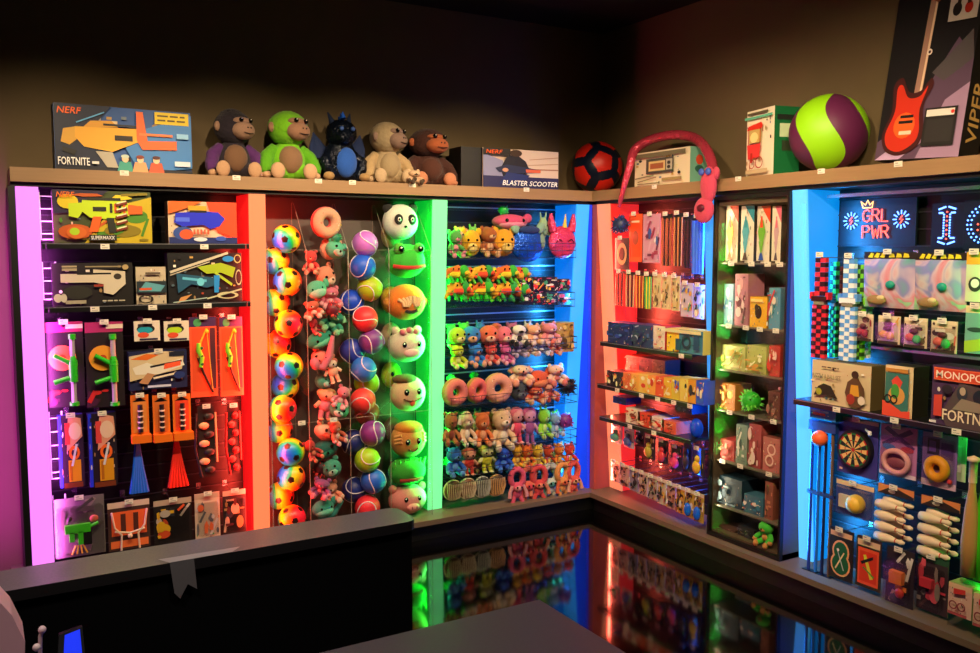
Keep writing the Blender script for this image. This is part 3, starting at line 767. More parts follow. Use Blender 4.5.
def doll(c, hair, c2):
    def f(w, h):
        m = MB(); p = P(c); q = P(c2); a = P(hair)
        m.ell((0, 0, h*.78), (w*.36, w*.3, h*.2), q, 12, 8); m.ell((0, .01, h*.84), (w*.42, w*.3, h*.18), a, 12, 8)
        m.ell((0, 0, h*.45), (w*.3, w*.2, h*.2), p, 12, 8)
        for s in (-1, 1):
            m.tube([(s*w*.25, 0, h*.55), (s*w*.45, -.01, h*.4)], [w*.09, w*.08], q); m.tube([(s*w*.14, 0, h*.3), (s*w*.16, -.01, h*.05)], [w*.11, w*.1], p)
            m.ell((s*w*.17, -.025, h*.04), (w*.12, w*.16, h*.04), q, 8, 6)
        eyes(m, w*.14, -w*.27, h*.76, w*.05)
        return m
    return f
def donut(c, c2):
    def f(w, h):
        m = MB(); R = min(w, h)*.3; cz = h/2; m.torus((0, 0, cz), R, R*.62, P(c), seg=20, sec=10); m.torus((0, -.012, cz), R, R*.56, P(c2), seg=20, sec=10)
        r = random.Random(int(w*1e5))
        for k in range(16):
            a = r.uniform(0, 6.28); q = R*r.uniform(.7, 1.3); x, z = q*math.cos(a), q*math.sin(a)
            m.tube([(x, -.012-R*.5, cz+z), (x+.006*math.cos(a*3), -.012-R*.5, cz+z+.006*math.sin(a*3))], .0025, r.choice(['f0f0e0', 'e83030', 'f0c030', '803020']), 5)
        return m
    return f
def fishy(c, c2):
    def f(w, h):
        m = MB(); m.ell((0, 0, h*.5), (w*.42, w*.25, h*.4), P(c), 14, 9); m.ell((0, -.01, h*.35), (w*.36, w*.24, h*.26), P(c2), 12, 8)
        m.ell((w*.45, 0, h*.7), (w*.12, .012, h*.25), P(c), 8, 6); eyes(m, w*.2, -w*.2, h*.55, w*.04)
        return m
    return f
def reptile(cs):
    def f(w, h):
        m = MB(); a, b, c = [P(x) for x in cs]; w *= 1.25; h *= 1.25
        m.tube([(-w*.45, 0, h*.25), (-w*.2, -.01, h*.6), (w*.1, -.02, h*.65), (w*.35, -.03, h*.5)], [w*.04, w*.16, w*.2, w*.13], a, 10)
        m.tube([(-w*.3, -.02, h*.38), (-w*.1, -.035, h*.5), (w*.15, -.045, h*.48)], [w*.05, w*.12, w*.14], b, 8)
        m.ell((w*.32, -.035, h*.62), (w*.2, w*.17, h*.22), c, 12, 8); m.ell((w*.42, -.05, h*.55), (w*.14, w*.12, h*.1), b, 8, 6)
        for x in (-.2, .15):
            for s in (-1, 1): m.tube([(w*x, s*.015-.01, h*.5), (w*(x+.08), s*.04-.02, h*.18)], [w*.08, w*.05], c, 7)
        for k in range(5): m.ell((w*(-.3+.13*k), 0, h*(.62+.07*math.sin(k))), (w*.04, .008, h*.1), b, 6, 5)
        eyes(m, w*.1, -.05, h*.7, w*.035); return m
    return f
def spikyball(c, c2, n=26):
    def f(w, h):
        m = MB(); R = min(w, h)/2*.75; m.ell((0, 0, h/2), R, mat(c, .5), 12, 8); r = random.Random(n)
        for k in range(n):
            d = Vector((r.uniform(-1, 1), r.uniform(-1, .6), r.uniform(-1, 1))).normalized(); p = Vector((0, 0, h/2))
            m.cyl(p+d*R*.8, p+d*R*1.32, R*.16, c2, R*.03, 6)
        return m
    return f
def hanger_doll(c, c2):
    """long limbed hanging monkey with looped arms"""
    def f(w, h):
        m = MB(); p = P(c); q = P(c2)
        m.torus((0, -.02, h*.8), w*.3, w*.13, p, seg=14, sec=7, sz=1.2)
        m.ell((0, -.02, h*.55), (w*.3, w*.22, h*.13), p, 10, 7); m.ell((0, -.045, h*.53), (w*.18, w*.12, h*.08), q, 8, 6)
        m.ell((0, -.02, h*.38), (w*.22, w*.16, h*.15), p, 10, 7)
        for s in (-1, 1):
            m.tube([(s*w*.12, -.02, h*.3), (s*w*.22, -.03, h*.15), (s*w*.3, -.03, h*.02)], [w*.1, w*.09, w*.1], p, 7)
            m.tube([(s*w*.24, -.03, h*.6), (s*w*.38, -.035, h*.42), (s*w*.4, -.04, h*.28)], [w*.08, w*.08, w*.09], q, 7)
        eyes(m, w*.1, -.06, h*.57, w*.045); return m
    return f
def roundpurse(c, c2):
    def f(w, h):
        m = MB(); R = min(w, h)*.46; m.ell((0, 0, h*.5), (R, R*.5, R), mat(c, .4), 16, 10)
        for k in range(9):
            a = -.8+k*.2; m.tube([(R*math.sin(a), -R*.5*math.cos(a)*.95-.003, h*.5+R*.75), (R*math.sin(a)*1.02, -R*.5*math.cos(a)-.008, h*.5), (R*math.sin(a)*.8, -R*.45*math.cos(a), h*.5-R*.8)], .003, c2, 5)
        m.torus((0, -.004, h*.5), R*.95, .006, c2, seg=20); return m
    return f
def plushhead(c, c2, ear='round'):
    def f(w, h):
        m = MB(); p = P(c); m.ell((0, 0, h*.5), (w*.46, w*.36, h*.45), p, 16, 10); m.ell((0, -w*.27, h*.36), (w*.24, w*.14, h*.18), P(c2), 10, 7)
        for s in (-1, 1):
            if ear == 'round': m.ell((s*w*.36, 0, h*.88), (w*.15, w*.08, h*.14), p, 8, 6)
            elif ear == 'long': m.tube([(s*w*.2, 0, h*.85), (s*w*.3, 0, h*1.15)], [w*.1, w*.05], p)
            elif ear == 'horn': m.cyl((s*w*.22, 0, h*.82), (s*w*.34, -.01, h*1.08), w*.09, c2, .003, 8)
        m.ell((0, -w*.42, h*.42), w*.05, EYE_, 6, 5); eyes(m, w*.2, -w*.31, h*.6, w*.06); return m
    return f
def noodle(c):
    def f(w, h):
        m = MB(); m.tube([(-w*.45, 0, h*.3), (-w*.2, -.01, h*.1), (w*.1, -.02, h*.4), (w*.45, -.01, h*.95)], [w*.08, w*.12, w*.12, w*.06], P(c), 9)
        m.ell((-w*.4, -.01, h*.35), (w*.16, w*.12, h*.22), P(c), 9, 6); eyes(m, .01, -.03, h*.42, .004); return m
    return f

# mixed toys behind the second acrylic column: (x, y, px width, px height, maker, words)
COLN = {'e8b090': 'peach', '58c8a0': 'mint', 'e04848': 'red', 'e87890': 'pink', '209080': 'teal', 'e06a50': 'coral', '8050a0': 'purple', 'f0d0c0': 'cream', '30a860': 'green', 'f09070': 'salmon', '40a0a0': 'teal', '302028': 'black'}
MT = [(322, 222, 30, 30, donut('e04848', 'f0b090'), 'red and peach ring cushion at the top'), (325, 247, 20, 24, plushhead('f0b898', 'e88070'), 'peach plush face under the ring cushion'),
      (340, 249, 20, 18, plushhead('58c8a0', 'c8e8d0'), 'mint plush face beside the purple ball'), (312, 262, 15, 22, bear('e04848', 'f0b090'), 'red plush bear on the left under the ring'),
      (334, 238, 14, 14, spikyball('207858', '30a860'), 'small green spiky toy near the top'), (337, 276, 20, 22, plushhead('f09878', 'f8c8b0'), 'salmon plush face with small ears'),
      (319, 289, 22, 20, fishy('58c8a0', 'a0e0c8'), 'mint plush fish under the salmon face'), (336, 297, 22, 20, bear('e87890', 'f0a8b0'), 'pink plush bear facing the acrylic'),
      (316, 309, 18, 16, bear('e06a50', 'f0d0c0'), 'coral plush bear left of centre'), (332, 320, 22, 20, bear('209878', '88d8a0', 'flop'), 'green plush puppy with flop ears'),
      (342, 308, 16, 18, spikyball('702030', 'e04848'), 'red spiky toy ball amid the plush'), (322, 338, 32, 18, fishy('209878', '60d0a0'), 'large teal plush dolphin near the centre'),
      (338, 352, 28, 26, noodle('e87890'), 'curved pink plush snake below the dolphin'), (318, 358, 20, 16, plushhead('f08878', 'e04848'), 'coral plush face left of the pink snake'),
      (336, 370, 16, 22, doll('f0b898', 'e06a50', 'f8d8c0'), 'peach plush doll with coral hair'), (321, 381, 18, 16, plushhead('40a890', 'a0e0d0'), 'teal plush face left of the peach doll'),
      (342, 395, 16, 20, bear('e888a0', 'f8c0c8'), 'pink plush bear low in the upper half'), (323, 404, 22, 28, doll('e888a0', 'f0b080', 'f0b090'), 'peach plush doll in pink dress'),
      (347, 408, 18, 16, plushhead('50b898', 'c0e8d8', 'none'), 'mint plush bird face just above the seam'), (322, 432, 24, 16, plushhead('f0c8b0', 'e06a50'), 'cream plush face just below the seam'),
      (345, 430, 16, 22, bear('e06a50', 'f8c0c8'), 'coral plush bear below the seam on the right'), (328, 448, 26, 18, plushhead('187068', '209878', 'none'), 'dark teal plush turtle shell'),
      (345, 466, 18, 18, plushhead('40a890', '88d8c0'), 'teal plush face beside the lime ball'), (320, 468, 18, 18, spikyball('301820', 'e04848'), 'dark red spiky toy left of the teal face'),
      (320, 487, 20, 16, bear('a05090', 'e888a0'), 'mauve plush bear near the bottom'), (342, 490, 20, 18, bear('f0a080', 'f8d0b8'), 'salmon plush bear near the bottom'),
      (322, 508, 26, 18, fishy('30a090', '70d0b8'), 'teal plush fish at the bottom'), (344, 508, 22, 18, noodle('40a8a0'), 'teal plush snake at the bottom'), (312, 448, 14, 20, bear('c83838', 'f09070'), 'red plush bear at the left under the seam'), (316, 325, 12, 16, bear('d84050', 'f09070'), 'small red plush bear against the football divider')]
r5 = random.Random(5)
for i, (x, y, pw, ph, fn, lab) in enumerate(MT):
    v = .06+(i % 2)*.05
    b = (x-pw/2, y-ph/2, x+pw/2, y+ph/2)
    u, z0, w, h = slot('A', *b, v)
    o = fn(w*1.12, h*1.12).build('plush_toy'); u = min(max(u, cols[1]+w*.56+.006), cols[2]-w*.56-.006)
    place(o, 'A', u, v, z0-.06*h, r5.uniform(-.5, .5), 0, r5.uniform(-.5, .5)); tag(o, lab+' behind acrylic', 'plush toy', 'mixed plush behind acrylic')

# emoji and animal cushions
def cushion(name, x, y, pw, ph, base, ops_fn, lab, v=.075, rz=0, extra=None):
    u, z0, w, h = slot('A', x-pw/2, y-ph/2, x+pw/2, y+ph/2, v)
    u = min(max(u, cols[3]+w*.5+.005), cols[4]-w*.5-.005)
    t = empty(name); m = MB(); m.ell((0, 0, h/2), (w*.5, w*.36, h*.5), P(base), 24, 16)
    if extra: extra(m, w, h)
    m.build('cushion_body', t)
    m = MB(); ops_fn(m, w, h, lambda a, b, k=1.0: (a*w, -w*.36*math.sqrt(max(0, 1-(2*a)**2-(2*(b-.5))**2))*k, b*h)); m.build('face', t)
    place(t, 'A', u, v, z0, rz); tag(t, lab, 'cushion', 'emoji and animal cushions in the cage')
def face(m, w, h, S, ex=.17, ez=.58, er=.07, mouth='3a1010', mz=.33, mw=.2, ec=EYE_, tongue=None):
    for s in (-1, 1):
        p = S(s*ex, ez); m.ell(p, (w*er, w*.03, w*er*1.2), ec, 12, 8); m.ell((p[0]-w*.02, p[1]-w*.03, p[2]+w*.03), w*.02, WH, 6, 5)
    if mouth:
        pts = []
        for k in range(9):
            a = -1+k/4; q = S(a*mw, mz-.07*(1-a*a)); pts.append((q[0], q[1]-.002, q[2]))
        m.tube(pts, w*.02, mouth, 6)
    if tongue: q = S(0, mz-.12); m.ell(q, (w*.09, w*.05, h*.1), P(tongue), 10, 7)
def f_panda(m, w, h, S):
    for s in (-1, 1):
        p = S(s*.19, .56); m.ell(p, (w*.13, w*.04, h*.15), P('141414'), 12, 8); m.ell((p[0], p[1]-w*.04, p[2]), (w*.05, w*.02, w*.06), WH, 8, 6); m.ell((p[0], p[1]-w*.055, p[2]), (w*.03, w*.015, w*.035), EYE_, 8, 6)
    m.ell(S(0, .36), (w*.05, w*.04, h*.035), EYE_, 8, 6)
def ears(c, s2=.42, r=.15, z=.88):
    def f(m, w, h):
        for s in (-1, 1): m.ell((s*w*s2, 0, h*z), (w*r, w*.1, w*r), P(c), 12, 8)
    return f
cushion('panda_cushion', 400, 222, 34, 36, 'e8f0e0', f_panda, 'round white panda cushion with black ears at the top of the cage', .09, 0, ears('181818', .36))
def f_frog(m, w, h, S):
    for s in (-1, 1):
        m.ell((s*w*.25, -w*.22, h*.86), (w*.14, w*.13, w*.14), P('58c838'), 12, 8); m.ell((s*w*.25, -w*.34, h*.86), (w*.08, w*.04, w*.08), EYE_, 10, 7); m.ell((s*w*.25-.005, -w*.375, h*.89), w*.025, WH, 6, 5)
    pts = [S(a*.1, .36-.006*(16-a*a)/2, 1.02) for a in range(-4, 5)]; m.tube(pts, w*.05, P('d03028'), 8)
cushion('frog_cushion', 408, 261, 38, 34, '3cc838', f_frog, 'green frog cushion with wide red mouth below the panda', .075)
def f_shy(m, w, h, S):
    for s in (-1, 1):
        for k in range(4): m.tube([S(s*(.05+.09*k), .68-.03*k), S(s*(.04+.06*k), .52), S(s*(.1+.03*k), .4)], w*.045, P('f0c890'), 7)
    m.tube([S(a*.05, .24+.02*(a*a)/4) for a in range(-3, 4)], w*.045, P('301010'), 7)
cushion('monkey_cushion', 406, 302, 38, 36, 'f08a28', f_shy, 'orange monkey cushion covering its eyes with pale hands', .075, 0, ears('f0a040', .46, .12, .5))
def f_uni(m, w, h, S):
    face(m, w, h, S, .2, .55, .06, None)
    for s in (-1, 0, 1): m.ell((s*w*.18, -w*.2, h*(.9+.05*(s == 0))), (w*.1, w*.1, h*.1), P('e87890'), 10, 7)
    m.ell(S(0, .3), (w*.22, w*.08, h*.14), P('f0c8c0'), 12, 8)
cushion('unicorn_cushion', 407, 345, 36, 34, 'e8d8c0', f_uni, 'cream animal cushion with pink tufted crown below the orange monkey', .08, 0, ears('e8d0b8', .3, .12, .93))
cushion('emoji_cushion', 410, 393, 34, 36, 'f0d0a0', lambda m, w, h, S: face(m, w, h, S, .18, .58, .075, '601010', .4, .26, EYE_, 'f06040'), 'pale round face cushion sticking out its tongue', .08, 0, lambda m, w, h: [m.ell((-w*.1, 0, h*.9), (w*.34, w*.3, h*.14), P('6a4a20'), 14, 9), m.ell((w*.4, 0, h*.55), (w*.1, w*.06, h*.12), P('f0c898'), 8, 6)])
def f_hear(m, w, h, S):
    face(m, w, h, S, .16, .5, .07, '601818', .3, .14)
    for s in (-1, 1):
        for k in range(3): m.tube([S(s*.44, .45+.09*k, .8), S(s*.3, .5+.09*k)], w*.045, P('f0a860'), 7)
cushion('monkey_cushion', 411, 439, 34, 36, 'e89848', f_hear, 'orange monkey cushion with hands on its ears, below the tongue face', .08, 0, lambda m, w, h: m.ell((0, -w*.02, h*.82), (w*.4, w*.32, h*.2), P('e8801c'), 16, 10))
cushion('frog_cushion', 410, 470, 36, 28, '38b830', lambda m, w, h, S: m.tube([S(a*.1, .26, 1.02) for a in range(-3, 4)], w*.05, P('a83020'), 7), 'green cushion squeezed between the lower monkey and the pig', .085, 0, lambda m, w, h: [m.cyl((w*(-.4+.13*k), -.03, h*.72), (w*(-.42+.14*k), -.05, h*.98), w*.06, P('58d840'), .003, 6) for k in range(7)])
def f_pig(m, w, h, S):
    face(m, w, h, S, .18, .6, .055, None); m.ell(S(0, .34), (w*.17, w*.09, h*.13), P('f8a8a0'), 14, 9)
    for s in (-1, 1): q = S(s*.06, .34); m.ell((q[0], q[1]-w*.07, q[2]), (w*.025, w*.02, w*.04), '701830', 6, 5)
cushion('pig_cushion', 413, 498, 36, 30, 'f09890', f_pig, 'pink pig cushion at the bottom of the cage', .08, 0, ears('e88078', .4, .11, .88))
for i, (x, y, c, l) in enumerate([(388, 235, 'c8b070', 'tan'), (387, 300, 'e8b030', 'yellow'), (388, 375, 'b8b028', 'olive yellow'), (390, 430, '70503a', 'brown'), (388, 336, 'c8a888', 'beige')]):
    u, z = uz('A', x, y, .185); u = max(u, cols[3]+.07); m = MB(); m.ell((0, 0, 0), (.062, .05, .08), P(c), 16, 10); m.ell((-.012, -.045, .01), (.012, .01, .014), EYE_, 8, 6)
    o = place(m.build('cushion'), 'A', u+.02, .186, z); tag(o, l+' cushion wedged behind the stack of animal cushions', 'cushion', 'cushions at the rear of the cage')

# ================================================================ rows of small plush
def row(items, grp, v=.05, pegs=True):
    for i, it in enumerate(items):
        x0, y0, x1, y1, fn, lab = it[:6]
        vv = it[6] if len(it) > 6 else v
        u, z0, w, h = slot('A', x0, y0, x1, y1, vv)
        o = fn(w*1.18, h*1.1).build(it[7] if len(it) > 7 else 'plush_toy'); place(o, 'A', u, vv, z0, r5.uniform(-.25, .25))
        tag(o, lab, 'plush toy' if len(it) < 8 else it[7].replace('_', ' '), grp)
def wirebasket(x0, x1, yl, yh, label):
    """low wire basket: front grid and floor"""
    ul = uz('A', x0, yl)[0]; uh = uz('A', x1, yl)[0]; ul = max(ul, PA[5]+.006); uh = min(uh, PA[6]-.006)
    za = uz('A', (x0+x1)/2, yl)[1]; zb = uz('A', (x0+x1)/2, yh)[1]
    m = MB(); W = mat('303034', .3, '', 0, .7)
    for z in (za, (za+zb)/2, zb):
        m.tube([(ul, D-.02, z), (ul, -.03, z), (uh, -.03, z), (uh, D-.02, z)], .0022, W, 5)
    n = int((uh-ul)/.05)
    for i in range(n+1):
        u = ul+(uh-ul)*i/n; m.tube([(u, D-.02, za), (u, -.03, za), (u, -.03, zb)], .0014, W, 4)
    tag(place(m.build('wire_basket'), 'A', 0, 0, 0), label, 'wire basket')
wirebasket(449, 573, 258, 243, 'black wire basket holding the top row of plush')
row([(446, 232, 462, 258, bear('58b050', 'e890a0', 'round'), 'green and pink plush at the left of the top row'),
     (454, 230, 470, 258, doll('e86880', 'e8a050', 'f0c0a0'), 'pink doll plush with tan hair, second in the top row', .09),
     (463, 231, 479, 258, plushhead('f0b018', 'f8e080'), 'yellow plush face, third in the top row'),
     (478, 229, 497, 257, bear('a85820', 'e0b080', 'round'), 'brown bear plush in the middle of the top row'),
     (494, 230, 513, 258, plushhead('f0a818', 'f8d870'), 'yellow plush face right of the brown bear'),
     (492, 214, 527, 231, fishy('e85080', 'f090b0'), 'large pink plush whale lying above the top row', .09),
     (497, 205, 510, 217, spikyball('20a848', '48e070', 14), 'small green spiky toy high on the slatwall', .1, 'spiky_toy')], 'top row of plush')
def bag(w, h):
    m = MB(); s = mat('1858c8', .25, 'sequin')
    m.ell((0, 0, h*.42), (w*.46, .035, h*.42), s, 24, 14)
    for a in (-1, 1): m.ell((a*w*.36, 0, h*.85), (w*.12, .02, h*.16), P('98c8a8'), 10, 7, Matrix.Rotation(a*.5, 4, 'Y'))
    m.ell((0, -.02, h*.8), (w*.3, .025, h*.1), P('183878'), 12, 8); m.ell((w*.38, -.01, h*.5), (w*.1, .02, h*.2), P('88a898'), 8, 6)
    return m
put('A', (510, 222, 545, 262), .03, bag, 'sequin_backpack', 'shaggy blue sequin bag with pale green ears in the top row', 'bag')
def pinkb(w, h):
    t = empty('sequin_backpack'); m = MB(); s = mat('f04878', .3, 'sequin'); m.ell((0, 0, h*.36), (w*.45, .035, h*.36), s, 24, 14)
    for a in (-1, 1): m.tube([(a*w*.3, 0, h*.6), (a*w*.36, 0, h*.8), (a*w*.38, 0, h*.98)], [w*.12, w*.1, w*.04], s, 10)
    m.build('bag_body', t)
    m = MB()
    for a in (-1, 1): m.tube([(a*w*.3, -.034, h*.36), (a*w*.2, -.037, h*.43), (a*w*.1, -.036, h*.38)], .003, EYE_, 6)
    m.build('eyelashes', t); m = MB(); m.cyl((w*.05, -.01, h*.68), (w*.08, -.01, h*.98), w*.07, 'f0c848', .002, 10); m.build('horn', t)
    return t
put('A', (547, 213, 577, 259), .03, pinkb, 'sequin_backpack', 'pink sequin unicorn bag with long ears beside the pale blue pillar', 'bag')
put('A', (538, 216, 548, 240), .07, plushhead('a8d0a0', '88b090', 'long'), 'plush_toy', 'pale green plush with long ears behind the blue sequin bag', 'plush toy')
put('A', (546, 222, 556, 238), .09, plushhead('e0d088', 'f0e8c0'), 'plush_toy', 'pale yellow plush between the two sequin bags', 'plush toy')
# row 2: reptiles
wirebasket(447, 520, 306, 292, 'black wire basket holding the rainbow lizards')
it = []; cs3 = [('f07018', 'f0d020', '38c030'), ('e85020', 'f0a018', '70d028'), ('f0b020', 'e84820', '28a840'), ('d8e020', 'f06018', '30b038')]
pos = ['far left', 'second', 'third', 'fourth', 'fifth', 'sixth']
for r_, (yt, yb) in enumerate([(268, 288), (284, 306)]):
    for k in range(6):
        it.append((446+k*12, yt+(k % 2)*2, 462+k*12, yb, reptile(cs3[(k+r_*2) % 4]), f'rainbow lizard plush, {pos[k]} in the {"upper" if r_ == 0 else "lower"} lizard row', .04+.03*(k % 2)))
row(it, 'rainbow lizard plush')
for k in range(4):
    for r_ in range(2):
        b = (519+k*12.5, 277+r_*14+(k == 3)*2, 532+k*12.5, 291+r_*14)
        fn = (lambda s: lambda w, h: carton(w, h, .06, '1c1014', busy(s, ['e03028', 'f0c040', 'e8e0d0', '40a070', '181018', 'd06088'], 16, .05, .05, .95, .95, .25), '1c1014'))(60+k*2+r_)
        put('A', b, .03+.02*r_, fn, 'novelty_pack', f'dark speckled novelty pack, {["first", "second", "third", "fourth"][k]} right of the lizards in the {"upper" if r_ == 0 else "lower"} layer', 'novelty pack', 'dark packs beside the lizards')
wirebasket(519, 572, 307, 293, 'black wire basket holding dark speckled packs')
# row 3: upper dolls with bodies
wirebasket(447, 574, 352, 340, 'black wire basket at the third row of plush')
row([(445, 326, 457, 350, bear('40c030', 'a0e060'), 'green plush at the left end of the third row', .09), (449, 328, 465, 346, plushhead('b8e028', 'f0e888', 'none'), 'lime hooded plush face in the third row'),
     (448, 346, 464, 368, bear('d8e820', 'f0f090'), 'yellow plush body hanging below the lime face'), (463, 327, 479, 346, plushhead('2880d0', 'e8b080', 'none'), 'blue hooded plush face, right of the lime one'),
     (466, 346, 483, 366, bear('2088e8', 'e8a888'), 'blue plush body hanging below the blue hood'), (480, 326, 497, 346, plushhead('e86848', 'f0b090', 'none'), 'coral plush face, fourth in the third row'),
     (484, 346, 497, 364, bear('f05048', 'f0b0a0'), 'coral plush body hanging in the third row'), (497, 327, 511, 346, plushhead('e87080', 'f0c0a8', 'none'), 'rose plush face, fifth in the third row'),
     (498, 346, 511, 364, bear('e060a0', 'f0a8c0'), 'pink plush body hanging in the third row'),
     (510, 326, 526, 345, bear('f0e8d8', '202020', 'flop'), 'white plush dog with black patches in the third row'), (524, 326, 541, 344, bear('f0b080', 'f8d8c0'), 'tan plush bear right of the white dog'),
     (540, 324, 557, 344, bear('e88888', 'f0b8b0'), 'rosy plush bear near the right of the third row'), (558, 325, 572, 352, lambda w, h: carton(w, h, .1, 'b09048', busy(91, ['806028', 'd8b868', '504018'], 12), '705828'), 'tan patterned pouch at the right end of the third row', .03, 'pouch'),
     (511, 342, 524, 356, bear('9080a0', 'c8b8d0'), 'grey lilac plush under the white dog'), (523, 342, 535, 355, bear('f0e0d0', 'e0b8a0'), 'cream plush in the lower third row'), (534, 341, 547, 354, bear('7888b8', 'e8e8f0'), 'slate blue plush in the lower third row'),
     (546, 340, 559, 354, bear('e87060', 'f0b8a0'), 'coral plush at the lower right of the third row')], 'third row plush', .045)
# row 4: doughnuts
wirebasket(447, 575, 408, 392, 'black wire basket holding doughnut cushions')
row([(443, 380, 466, 407, donut('c87838', 'f08078'), 'pink iced doughnut cushion, leftmost of three', .03, 'doughnut_cushion'), (466, 378, 486, 405, donut('c87838', 'f06868'), 'coral iced doughnut cushion, middle of three', .04, 'doughnut_cushion'),
     (484, 375, 511, 404, donut('d8a060', 'f0a088'), 'peach iced doughnut cushion with sprinkles, rightmost of three', .03, 'doughnut_cushion'),
     (510, 366, 530, 384, bear('f0d0a8', 'f0a080', 'flop'), 'cream plush dog right of the doughnuts'), (526, 370, 549, 390, fishy('e85828', 'f08850'), 'orange red plush fish right of the doughnuts'), (546, 366, 564, 384, bear('f0c8a8', 'e07868'), 'peach plush bear above the black ball'),
     (512, 383, 526, 402, plushhead('384048', '606870', 'none'), 'dark grey plush ball face'), (525, 387, 543, 402, bear('d85838', 'f0b890'), 'rust plush bear in the lower doughnut row'), (541, 383, 556, 400, bear('e8a080', 'c84838'), 'salmon plush bear in the lower doughnut row'),
     (558, 377, 575, 397, spikyball('101014', '202028', 40), 'black fluffy ball beside the pale blue pillar', .03, 'fluffy_ball'), (444, 374, 458, 384, spikyball('28a838', '50d050', 14), 'green spiky toy above the doughnuts', .09, 'spiky_toy'), (468, 371, 480, 381, spikyball('209030', '40c848', 14), 'green spiky toy behind the middle doughnut', .1, 'spiky_toy')], 'fourth row plush', .045)
# rows 5, 6
wirebasket(447, 575, 452, 436, 'black wire basket holding bears and dolls')
row([(443, 414, 458, 446, bear('b86838', '8a3820'), 'brown bear plush at the left of the fifth row'), (457, 413, 473, 446, bear('f0c8a0', 'f8e8d0', 'flop'), 'cream dog plush, second in the fifth row'), (474, 414, 490, 446, bear('e87838', 'f0a878'), 'orange bear plush, third in the fifth row'),
     (490, 411, 512, 450, bear('f0c898', 'f0e0c0'), 'large cream bear plush in the fifth row centre'), (510, 411, 524, 444, doll('f04868', 'f07888', 'f0a8a0'), 'pink doll plush with white shoes'), (523, 411, 536, 444, doll('a05090', 'd868a0', 'e8a0b8'), 'purple doll plush with white shoes'),
     (536, 410, 550, 438, bear('90e028', 'c8f080', 'long'), 'lime bunny plush in the fifth row'), (548, 414, 561, 436, bear('80a8c8', 'c8d8e8'), 'pale blue plush right of the lime bunny'), (558, 408, 572, 436, spikyball('702878', 'a03890', 22), 'purple spiky toy at the fifth row right end', .03, 'spiky_toy')], 'fifth row plush')
wirebasket(447, 575, 474, 462, 'black wire basket holding small bright dolls')
row([(444, 449, 462, 476, bear('1c68d0', '60a0f0'), 'royal blue plush at the left of the sixth row'), (462, 451, 476, 475, doll('e83828', 'f06050', 'f0a080'), 'red doll plush, second in the sixth row'), (479, 448, 494, 472, doll('e0e028', 'e8e850', 'f0f0a0'), 'yellow doll plush, third in the sixth row'),
     (495, 449, 510, 470, bear('1858d8', '4890f0'), 'blue plush, fourth in the sixth row')] +
    [(510+k*10.5, 446-(k > 3)*2, 522+k*10.5, 468-(k > 3)*2, bear(['f0b018', 'e87018', 'f0c828', 'd84818', 'f08820', 'e84030'][k], 'f0d060'), f'{["amber", "orange", "golden", "rust", "tangerine", "scarlet"][k]} small plush in the right half of the sixth row') for k in range(6)], 'sixth row plush')
# row 7
row([(444+k*14.5, 478-k*1.5, 461+k*14.5, 505-k*2, roundpurse(['6a4828', '8a5a38', '4a5048', '705838'][k], ['c8b888', 'e8d8b0', 'c8c8b0', 'e8b070'][k]), f'striped round purse, {["leftmost", "second", "third", "rightmost"][k]} of four in the bottom row', .03, 'round_purse') for k in range(4)], 'striped purses')
row([(507+k*11, 473-k*1.2, 524+k*11, 506-k*1.5, hanger_doll(*[('f05878', 'f0a0a0'), ('f07058', 'e84050'), ('e84848', 'f09070'), ('d8e0c8', '489888'), ('f0a050', 'e86838'), ('f06050', 'f0b090')][k]), f'{["rose", "coral", "red", "white and teal", "orange", "salmon"][k]} long armed monkey plush hanging in the bottom row', .0+.015*(k % 2)) for k in range(6)], 'hanging monkeys', .02)
back = [('first', 452, 226, [('f0b048', 'f0d890'), ('80c060', 'b0e090'), ('c06838', 'e0a870'), ('e8c030', 'f0e090')], 13),
        ('third', 456, 322, [('60c048', 'a0e080'), ('3070c0', '80b0e8'), ('d85838', 'f0a080'), ('c86088', 'f0b0c8'), ('e0d0c0', 'f0f0e0'), ('c88858', 'e8c0a0'), ('c06868', 'f0b0b0')], 16),
        ('fifth', 455, 410, [('805030', 'b08860'), ('d0a878', 'f0d8b8'), ('b85828', 'e09060'), ('c8a070', 'e8d0a8'), ('c03858', 'e88098'), ('703880', 'b070c0'), ('60a828', 'a0d868')], 15),
        ('sixth', 455, 449, [('184898', '5080d0'), ('a02820', 'e06858'), ('a8a020', 'e0e070'), ('184090', '4878d0'), ('b87810', 'f0c060'), ('a84818', 'e89058'), ('b89020', 'f0d870')], 15)]
ordn = ['first', 'second', 'third', 'fourth', 'fifth', 'sixth', 'seventh']
for nm_, x, y, cl, st in back:
    for k, (c, c2) in enumerate(cl):
        put('A', (x+k*st, y, x+k*st+15, y+22), .15, bear(c, c2, ['round', 'long', 'flop'][k % 3]), 'plush_toy', f'{ordn[k]} plush from the left half hidden behind the {nm_} plush row', 'plush toy', 'plush behind the front rows')
# green plants of plush tails glimpsed at the left of each row
for k, (x, y, l) in enumerate([(449, 430, 'fifth'), (447, 462, 'sixth'), (448, 490, 'bottom'), (448, 395, 'fourth'), (447, 285, 'second')]):
    put('A', (x-5, y-14, x+7, y+12), .13, spikyball('189038', '40d060', 18), 'spiky_toy', f'green spiky toy at the far left behind the {l} row', 'spiky toy', 'green spiky toys by the green pillar')
def rail(px, py, lab):
    z = uz('A', px, py, D)[1]; m = MB(); m.box(PA[5]+.004, PA[6]-.004, D-.03, D-.02, z-.004, z+.004, mat('c0c0d0', .3, '', 0, .7))
    tag(place(m.build('hang_rail'), 'A', 0, 0, 0), lab, 'rail')
for y, l in ((209, 'first'), (266, 'second'), (312, 'third'), (321, 'fourth'), (368, 'fifth'), (411, 'sixth')): rail(510, y, l+' bright metal rail from the top behind the small plush')
